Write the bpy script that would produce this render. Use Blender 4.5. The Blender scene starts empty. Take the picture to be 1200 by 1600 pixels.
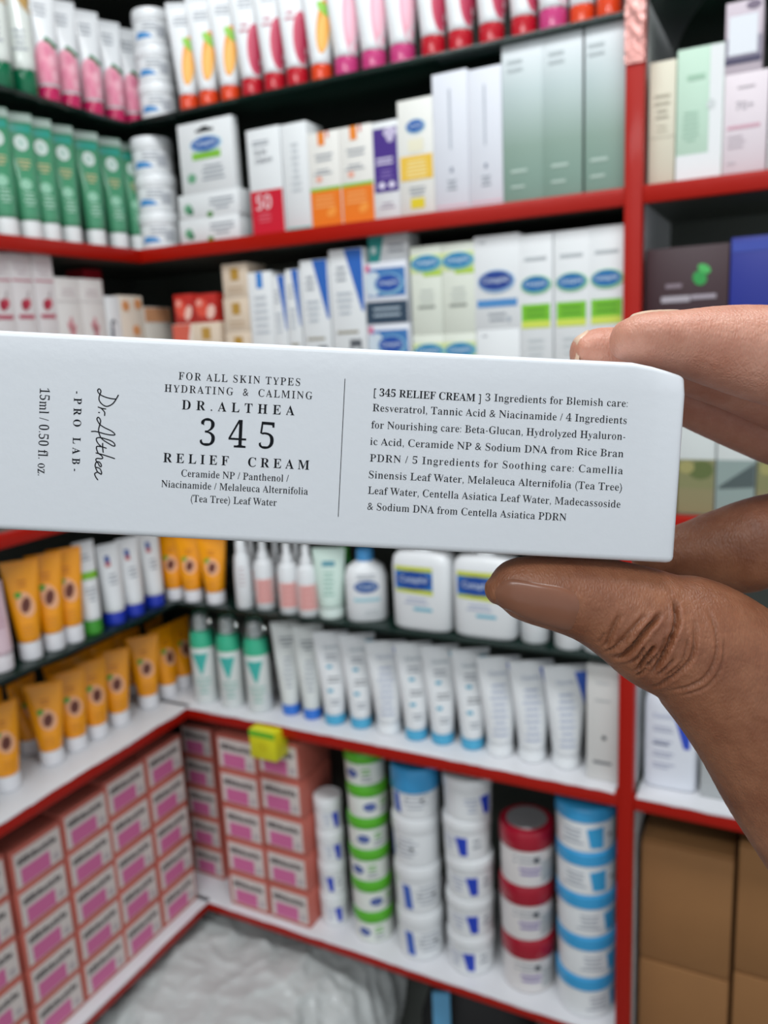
import bpy, bmesh, math, random
from mathutils import Vector, Matrix, noise
from mathutils.bvhtree import BVHTree
random.seed(7)
scene = bpy.context.scene
COL = scene.collection

# ------------------------------------------------------------------ camera, light, exposure
CAMERA_MATRIX = [[0.891969, -0.048947, 0.449439, 0.954565], [0.449567, 0.201032, -0.87033, -1.039316], [-0.047752, 0.978361, 0.20132, 0.222232], [0.0, 0.0, 0.0, 1.0]]
FOCAL_PX = 1266.64
cam_data = bpy.data.cameras.new('camera')
cam = bpy.data.objects.new('camera', cam_data)
COL.objects.link(cam)
cam.matrix_world = Matrix(CAMERA_MATRIX)
cam_data.sensor_fit = 'VERTICAL'
cam_data.sensor_height = 36.0
cam_data.sensor_width = 27.0
cam_data.lens = FOCAL_PX / 1600.0 * 36.0
cam_data.clip_start = 0.01
cam_data.clip_end = 30
cam_data.dof.use_dof = True
cam_data.dof.focus_distance = 0.164
cam_data.dof.aperture_fstop = 19.0
scene.camera = cam

scene.view_settings.view_transform = 'Standard'
scene.view_settings.look = 'None'
scene.view_settings.exposure = 0.15
scene.view_settings.gamma = 1.0
scene.view_settings.use_curve_mapping = False

world = bpy.data.worlds.new('shop_light')
scene.world = world
world.use_nodes = True
world.node_tree.nodes['Background'].inputs[0].default_value = (0.90, 0.95, 1.0, 1)
world.node_tree.nodes['Background'].inputs[1].default_value = 0.60

def area_light(name, loc, size_x, size_y, power, target=None, color=(0.95, 0.98, 1.0)):
    d = bpy.data.lights.new(name, 'AREA')
    d.shape = 'RECTANGLE'; d.size = size_x; d.size_y = size_y; d.energy = power; d.color = color
    o = bpy.data.objects.new(name, d); COL.objects.link(o)
    o.location = loc
    if target:
        o.rotation_euler = (Vector(target) - Vector(loc)).to_track_quat('-Z', 'Y').to_euler()
    return o
area_light('ceiling_tube_light', (0.75, -0.70, 1.50), 1.5, 0.35, 21, None)
area_light('ceiling_tube_light', (0.85, -2.25, 1.50), 1.9, 0.35, 26, None)

# ------------------------------------------------------------------ materials
def hexc(h):
    h = h.lstrip('#'); out = []
    for i in (0, 2, 4):
        v = int(h[i:i+2], 16) / 255.0
        out.append(v / 12.92 if v <= 0.04045 else ((v + 0.055) / 1.055) ** 2.4)
    return tuple(out) + (1.0,)
MATS = {}
def mat(name, color, rough=0.45, spec=0.5, metal=0.0, var=0.0, var_scale=40.0, bump=0.0, bump_scale=200.0, coat=0.0, trans=0.0, alpha=1.0, sss=0.0):
    """A principled material with procedural colour variation and bump; one per name."""
    if name in MATS: return MATS[name]
    m = bpy.data.materials.new(name); m.use_nodes = True
    nt = m.node_tree; b = nt.nodes['Principled BSDF']
    c = hexc(color)
    b.inputs['Base Color'].default_value = c
    b.inputs['Roughness'].default_value = rough
    b.inputs['Metallic'].default_value = metal
    b.inputs['Specular IOR Level'].default_value = spec
    b.inputs['Coat Weight'].default_value = coat
    b.inputs['Coat Roughness'].default_value = 0.08
    b.inputs['Transmission Weight'].default_value = trans
    b.inputs['Alpha'].default_value = alpha
    if sss:
        b.inputs['Subsurface Weight'].default_value = sss
        b.inputs['Subsurface Scale'].default_value = 0.004
    tc = nt.nodes.new('ShaderNodeTexCoord')
    if var:
        n = nt.nodes.new('ShaderNodeTexNoise'); n.inputs['Scale'].default_value = var_scale; n.inputs['Detail'].default_value = 4
        nt.links.new(tc.outputs['Object'], n.inputs['Vector'])
        r = nt.nodes.new('ShaderNodeMix'); r.data_type = 'RGBA'
        r.inputs[6].default_value = tuple(max(0, x * (1 - var)) for x in c[:3]) + (1,)
        r.inputs[7].default_value = tuple(min(1, x * (1 + var)) for x in c[:3]) + (1,)
        nt.links.new(n.outputs['Fac'], r.inputs[0]); nt.links.new(r.outputs[2], b.inputs['Base Color'])
    if bump:
        n2 = nt.nodes.new('ShaderNodeTexNoise'); n2.inputs['Scale'].default_value = bump_scale; n2.inputs['Detail'].default_value = 3
        nt.links.new(tc.outputs['Object'], n2.inputs['Vector'])
        bp = nt.nodes.new('ShaderNodeBump'); bp.inputs['Strength'].default_value = bump; bp.inputs['Distance'].default_value = 0.002
        nt.links.new(n2.outputs['Fac'], bp.inputs['Height']); nt.links.new(bp.outputs['Normal'], b.inputs['Normal'])
    MATS[name] = m
    return m
def ink(h, rough=0.5):
    return mat('ink_' + h.lstrip('#').lower(), h, rough)
def plastic(h, rough=0.28):
    return mat('plastic_' + h.lstrip('#').lower(), h, rough, coat=0.15)
def paper(h, rough=0.42):
    return mat('card_' + h.lstrip('#').lower(), h, rough, var=0.02)

# ------------------------------------------------------------------ mesh building
class MB:
    """Collects faces with materials; build() links them as one mesh object."""
    def __init__(self):
        self.v = []; self.f = []; self.m = []; self.mats = []; self.s = []
    def mi(self, material):
        if material not in self.mats: self.mats.append(material)
        return self.mats.index(material)
    def add(self, verts, faces, material, smooth=True):
        o = len(self.v); k = self.mi(material)
        self.v += [tuple(p) for p in verts]
        for f in faces:
            self.f.append([i + o for i in f]); self.m.append(k); self.s.append(smooth)
    def build(self, name, parent=None, angle=40):
        me = bpy.data.meshes.new(name)
        me.from_pydata(self.v, [], self.f)
        for m in self.mats: me.materials.append(m)
        me.polygons.foreach_set('material_index', self.m)
        me.polygons.foreach_set('use_smooth', self.s)
        me.update()
        me.set_sharp_from_angle(angle=math.radians(angle))
        o = bpy.data.objects.new(name, me); COL.objects.link(o)
        if parent: o.parent = parent
        return o
    # -- solids
    def box(self, x0, x1, y0, y1, z0, z1, material, bevel=0.0, seg=2):
        bm = bmesh.new(); bmesh.ops.create_cube(bm, size=1)
        for v in bm.verts:
            v.co = Vector(((x0 + x1) / 2 + v.co.x * (x1 - x0), (y0 + y1) / 2 + v.co.y * (y1 - y0), (z0 + z1) / 2 + v.co.z * (z1 - z0)))
        if bevel: bmesh.ops.bevel(bm, geom=bm.edges[:], offset=bevel, segments=seg, affect='EDGES', profile=0.5)
        bm.verts.index_update()
        self.add([v.co[:] for v in bm.verts], [[v.index for v in f.verts] for f in bm.faces], material)
        bm.free()
    def loft(self, secs, material, seg=32, cy=0.0):
        """secs: (z, half width, half depth, exponent); a closed solid of superellipse sections."""
        vs = []; fs = []
        for (z, a, b, n) in secs:
            for i in range(seg):
                t = 2 * math.pi * i / seg
                c, s = math.cos(t), math.sin(t)
                vs.append((a * math.copysign(abs(c) ** (2 / n), c), cy + b * math.copysign(abs(s) ** (2 / n), s), z))
        for k in range(len(secs) - 1):
            for i in range(seg):
                j = (i + 1) % seg
                fs.append([k * seg + i, k * seg + j, (k + 1) * seg + j, (k + 1) * seg + i])
        fs.append(list(range(seg))[::-1]); fs.append([(len(secs) - 1) * seg + i for i in range(seg)])
        self.add(vs, fs, material)
    # -- prints laid on a front surface; surf(x, z) -> y
    def grid(self, surf, fn, nu, nv, material, off):
        vs = []; fs = []
        for j in range(nv + 1):
            for i in range(nu + 1):
                x, z = fn(i / nu, j / nv); vs.append((x, surf(x, z) - off, z))
        for j in range(nv):
            for i in range(nu):
                a = j * (nu + 1) + i; fs.append([a, a + 1, a + nu + 2, a + nu + 1])
        self.add(vs, fs, material)
    def quad(self, surf, p0, p1, p2, p3, material, off=0.0004, nu=6, nv=4):
        def fn(u, v):
            return tuple((1 - v) * ((1 - u) * p0[k] + u * p1[k]) + v * ((1 - u) * p3[k] + u * p2[k]) for k in (0, 1))
        self.grid(surf, fn, nu, nv, material, off)
    def rect(self, surf, x0, x1, z0, z1, material, off=0.0004, nu=8, nv=4):
        self.quad(surf, (x0, z0), (x1, z0), (x1, z1), (x0, z1), material, off, nu, nv)
    def ell(self, surf, cx, cz, rx, rz, material, off=0.0005, seg=20, tilt=0.0):
        vs = [(cx, surf(cx, cz) - off, cz)]; fs = []
        for r in (0.5, 1.0):
            for i in range(seg):
                t = 2 * math.pi * i / seg
                dx, dz = r * rx * math.cos(t), r * rz * math.sin(t)
                x = cx + dx * math.cos(tilt) - dz * math.sin(tilt); z = cz + dx * math.sin(tilt) + dz * math.cos(tilt)
                vs.append((x, surf(x, z) - off, z))
        for i in range(seg):
            j = (i + 1) % seg
            fs.append([0, 1 + i, 1 + j]); fs.append([1 + i, 1 + seg + i, 1 + seg + j, 1 + j])
        self.add(vs, fs, material)
    def bars(self, surf, cx, cz, w, rows, pitch, material, off=0.0005, thick=0.4, left=None, seed=1):
        """rows of fine print too small to read"""
        rng = random.Random(seed)
        for r in range(rows):
            ww = w * (0.55 + 0.45 * rng.random()); z = cz - r * pitch
            x0 = left if left is not None else cx - ww / 2
            self.rect(surf, x0, x0 + ww, z - pitch * thick / 2, z + pitch * thick / 2, material, off, 4, 1)
    def text(self, surf, s, cx, cz, width, material, off=0.0008, style='sans', height=None):
        vs, fs, w, h = glyphs(s, style)
        k = width / w; kz = (height / h) if height else k
        self.add([(cx + (x - w / 2) * k, surf(cx + (x - w / 2) * k, cz + (y - h / 2) * kz) - off, cz + (y - h / 2) * kz) for x, y in vs], fs, material, False)

import numpy as np
def thin_strokes(vs, fs, keep=0.62, floor=0.05):
    """Slims the heavy stems of an outline towards a book weight; hairlines keep their width."""
    P = np.array(vs); cnt = {}
    for f in fs:
        for a, b in zip(f, f[1:] + f[:1]):
            k = (min(a, b), max(a, b)); cnt.setdefault(k, []).append((a, b))
    E = np.array([v[0] for v in cnt.values() if len(v) == 1])
    if len(E) == 0: return vs
    area = sum(P[f[i - 1]][0] * P[f[i]][1] - P[f[i]][0] * P[f[i - 1]][1] for f in fs[:40] for i in range(len(f)))
    d = P[E[:, 1]] - P[E[:, 0]]; L = np.maximum(np.hypot(d[:, 0], d[:, 1]), 1e-9)
    n = np.stack([d[:, 1], -d[:, 0]], 1) / L[:, None]
    if area < 0: n = -n
    M = (P[E[:, 0]] + P[E[:, 1]]) / 2; A_ = P[E[:, 0]]; S = np.zeros(len(E))
    for i in range(len(E)):                      # how thick the stroke is behind each edge
        r = -n[i]; den = r[0] * d[:, 1] - r[1] * d[:, 0]; w = A_ - M[i]
        with np.errstate(divide='ignore', invalid='ignore'):
            t = (w[:, 0] * d[:, 1] - w[:, 1] * d[:, 0]) / den
            u = (w[:, 0] * r[1] - w[:, 1] * r[0]) / den
        hit = (np.abs(den) > 1e-12) & (t > 2e-3) & (u >= -1e-6) & (u <= 1 + 1e-6)
        hit[i] = False
        if hit.any():
            th = t[hit].min()
            if th < .26: S[i] = max(0.0, th - max(floor, th * keep)) / 2
    out = P.copy(); nxt = {}; prv = {}
    for i, (a, b_) in enumerate(E): nxt[a] = i; prv[b_] = i
    for v in nxt:
        if v not in prv: continue
        e0, e1 = prv[v], nxt[v]; det = n[e0][0] * n[e1][1] - n[e0][1] * n[e1][0]
        if abs(det) > .35:
            q0, q1 = -S[e0], -S[e1]
            x = np.array([(q0 * n[e1][1] - q1 * n[e0][1]) / det, (n[e0][0] * q1 - n[e1][0] * q0) / det])
        else:
            m = n[e0] + n[e1]; m /= max(1e-9, np.hypot(*m)); x = -m * (S[e0] + S[e1]) / 2
        out[v] = P[v] + x
    return [tuple(p) for p in out]
BOLD = {}
for i in range(26):
    BOLD[chr(65 + i)] = chr(0x1D400 + i); BOLD[chr(97 + i)] = chr(0x1D41A + i)
for i in range(10): BOLD[chr(48 + i)] = chr(0x1D7CE + i)
GL = {}
def glyphs(s, style='sans', spacing=1.0, offset=0.0, res=3):
    """Outline of a line of lettering as flat faces: (verts, faces, width, height), lower-left at the origin."""
    key = (s, style, spacing, offset, res)
    if key in GL: return GL[key]
    cu = bpy.data.curves.new('lettering', 'FONT')
    cu.body = ''.join(BOLD.get(c, c) for c in s) if style == 'serif' else s
    cu.size = 1; cu.space_character = spacing; cu.offset = offset; cu.resolution_u = res
    ob = bpy.data.objects.new('lettering', cu)
    me = ob.to_mesh()
    vs = [(v.co.x, v.co.y) for v in me.vertices]; fs = [list(p.vertices) for p in me.polygons]
    ob.to_mesh_clear(); bpy.data.objects.remove(ob); bpy.data.curves.remove(cu)
    if not vs: vs = [(0, 0), (1, 0), (1, 1)]; fs = []
    x0 = min(v[0] for v in vs); y0 = min(v[1] for v in vs)
    w = max(v[0] for v in vs) - x0; h = max(v[1] for v in vs) - y0
    base = y0
    vs = [(x - x0, y - y0) for x, y in vs]
    GL[key] = (vs, fs, w, h); GL[key + ('base',)] = base
    return GL[key]

def flat_surf(y=0.0):
    return lambda x, z: y
def loft_surf(secs, cy=0.0):
    def f(x, z):
        for k in range(len(secs) - 1):
            if z <= secs[k + 1][0] or k == len(secs) - 2:
                z0, a0, b0, n0 = secs[k]; z1, a1, b1, n1 = secs[k + 1]
                t = min(1, max(0, (z - z0) / max(1e-9, z1 - z0)))
                a = a0 + (a1 - a0) * t; b = b0 + (b1 - b0) * t; n = n0 + (n1 - n0) * t
                q = min(1.0, abs(x) / a)
                return cy - b * max(0.0, 1 - q ** n) ** (1 / n)
        return cy
    return f

def empty(name):
    o = bpy.data.objects.new(name, None); o.empty_display_size = 0.02; COL.objects.link(o); return o
def tag(o, label=None, cat=None, group=None, kind=None):
    if label: o['label'] = label
    if cat: o['category'] = cat
    if group: o['group'] = group
    if kind: o['kind'] = kind
    return o
def copy_tree(o, parent=None):
    c = o.copy(); COL.objects.link(c)
    if parent: c.parent = parent
    for ch in o.children: copy_tree(ch, c)
    return c

# ------------------------------------------------------------------ room
LEVEL = {'G1': 0.5802, 'S2': 0.39, 'S3': 0.0, 'G4': -0.1985, 'S5': -0.39, 'S6': -0.7826}
FLOOR_Z = -1.24
def structure(name, box, m):
    b = MB(); b.box(*box, m); return tag(b.build(name), kind='structure')
wall_m = mat('wall_paint', '#8f948f', 0.7, var=0.05, var_scale=3)
structure('wall_left', (-0.36, -0.26, -3.2, 0.36, FLOOR_Z, 1.6), wall_m)
structure('wall_back', (-0.26, 3.2, 0.26, 0.36, FLOOR_Z, 1.6), wall_m)
floor_m = mat('floor_tile', '#8a8680', 0.35, var=0.12, var_scale=5)
structure('floor', (-0.36, 3.2, -3.2, 0.36, FLOOR_Z - 0.06, FLOOR_Z), floor_m)
structure('ceiling', (-0.36, 3.2, -3.2, 0.36, 1.6, 1.66), mat('ceiling_paint', '#d8dcd9', 0.8))

red_m = mat('red_tape', '#a81405', 0.40, spec=0.25, coat=0.08, bump=0.35, bump_scale=18)
tape_glint_m = mat('clear_tape_painted_glint', '#dc9c94', 0.16, metal=0.5, coat=1.0, bump=0.6, bump_scale=150)  # crinkled clear tape over red; lamp glints painted in as pale metallic pink
dark_m = mat('charcoal_laminate', '#535952', 0.5, var=0.10, var_scale=6)
white_m = mat('white_laminate', '#e4e6e8', 0.4)
liner_m = mat('white_shelf_paper', '#dfe0e4', 0.45, bump=0.3, bump_scale=30)
glass_m = mat('dark_glass', '#203a33', 0.06, trans=0.55, var=0.02)

EDGE = 0.012
def shelf_board(parent, wing, z, a0, a1, liner, strip_h=0.021):
    """wing R: runs along +x behind y=0; wing L: runs along -y behind x=0."""
    def put(b, s0, s1, d0, d1, z0, z1, m, bev=0.0):
        if wing == 'R': b.box(s0, s1, d0, d1, z0, z1, m, bev)
        else: b.box(-d1, -d0, -s1, -s0, z0, z1, m, bev)
    b = MB(); put(b, a0, a1, 0.0, 0.235, z - 0.018, z - 0.0005, dark_m); board = b.build('shelf_board', parent)
    b = MB(); put(b, max(a0, 0.0 if wing == 'R' else EDGE), a1, -EDGE, 0.0, z - strip_h, z - 0.0005, red_m, 0.0015); b.build('edge_strip', board)
    if liner:
        b = MB(); n = 90; rng = random.Random(int(abs(z) * 1000) + (1 if wing == 'R' else 2) + int(a0 * 10))
        vs = []; fs = []; zz = z + 0.0006; drop = 0.0015
        for i in range(n + 1):
            s = a0 + 0.004 + (a1 - a0 - 0.008) * i / n
            drop = max(0.0005, min(0.0035, drop + rng.uniform(-0.0010, 0.0010)))
            for (d, h) in ((0.232, zz), (0.0, zz), (-EDGE - 0.0006, zz), (-EDGE - 0.0012, zz - drop)):
                vs.append((s, d, h) if wing == 'R' else (-d, -s, h))
        for i in range(n):
            for k in range(3):
                a = i * 4 + k
                q = [a, a + 4, a + 5, a + 1]
                fs.append(q[::-1] if wing == 'R' else q)
        b.add(vs, fs, liner_m); b.build('shelf_paper', board)
    return board

unit_r = tag(empty('shelving_unit'), 'red-edged shelving unit facing the viewer, running right from the corner', 'shelving')
unit_l = tag(empty('shelving_unit'), 'red-edged shelving unit along the side, running left from the corner', 'shelving')
PX0, PX1 = 0.7608, 0.7815
for lev in ('S2', 'S3', 'S5', 'S6'):
    shelf_board(unit_r, 'R', LEVEL[lev], -0.235, PX0, lev in ('S5', 'S6'), 0.021 if lev != 'S6' else 0.018)
    shelf_board(unit_l, 'L', LEVEL[lev], 0.0, 1.0, lev in ('S5', 'S6'), 0.021 if lev != 'S6' else 0.018)
    if lev != 'S6': shelf_board(unit_r, 'R', LEVEL[lev], PX1, 1.7, lev == 'S5')
shelf_board(unit_r, 'R', 0.82, -0.235, 1.7, False); shelf_board(unit_l, 'L', 0.82, 0.0, 1.0, False)
b = MB(); b.box(PX0, PX1, -EDGE - 0.002, 0.004, FLOOR_Z, 0.82, red_m, 0.0015)
post = b.build('post', unit_r)
b = MB(); vs = []; fs = []; nz = 130; nx = 10
for k in range(nz + 1):
    for q in range(nx + 1):
        x = PX0 - 0.0008 + (PX1 - PX0 + 0.0016) * q / nx; zz = 0.52 + 0.29 * k / nz
        amp = min(1.0, (k + 4) / 40.0)
        y = -EDGE - 0.0034 - amp * (abs(noise.noise(Vector((x * 140, zz * 55, 2)))) * 0.004 + abs(noise.noise(Vector((x * 300, zz * 160, 5)))) * 0.0018)
        vs.append((x, y, zz))
for k in range(nz):
    for q in range(nx): a = k * (nx + 1) + q; fs.append([a, a + 1, a + nx + 2, a + nx + 1])
b.add(vs, fs, tape_glint_m); b.build('loose_tape', post)
b = MB(); b.box(PX0 + 0.003, PX1 - 0.002, 0.004, 0.235, FLOOR_Z, 0.82, white_m); b.build('divider_panel', unit_r)
b = MB(); b.box(-0.24, 1.7, 0.235, 0.25, -0.80, 0.82, dark_m); b.build('back_panel', unit_r)
b = MB(); b.box(-0.25, -0.235, -1.0, 0.235, -0.80, 0.82, dark_m); b.build('back_panel', unit_l)
b = MB(); b.box(-0.235, 0.0, -1.02, -1.0, FLOOR_Z, 0.82, white_m); b.build('end_panel', unit_l)
b = MB(); b.box(1.70, 1.72, 0.0, 0.235, FLOOR_Z, 0.82, white_m); b.build('end_panel', unit_r)

def glass(wing, z, a0, a1, label):
    b = MB()
    if wing == 'R': b.box(a0, a1, -0.004, 0.23, z - 0.007, z - 0.0003, glass_m, 0.001)
    else: b.box(-0.23, 0.004, -a1, -a0, z - 0.007, z - 0.0003, glass_m, 0.001)
    return tag(b.build('glass_shelf'), label, 'shelf', 'dark glass shelves')
glass('R', LEVEL['G1'], 0.006, PX0 - 0.002, 'dark glass shelf under the red-capped fruit tubes at the top')
glass('L', LEVEL['G1'], -0.23, 0.98, 'dark glass shelf under the rose print tubes, above the green tubes')
glass('R', LEVEL['G1'] + 0.01, PX1 + 0.002, 1.69, 'dark glass shelf above the mint carton, beyond the red post')
glass('R', LEVEL['G4'], 0.006, PX0 - 0.002, 'dark glass shelf under the white pump bottle and blue oval bottles')
glass('L', LEVEL['G4'], -0.23, 0.98, 'dark glass shelf between the two rows of orange tubes')

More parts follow.
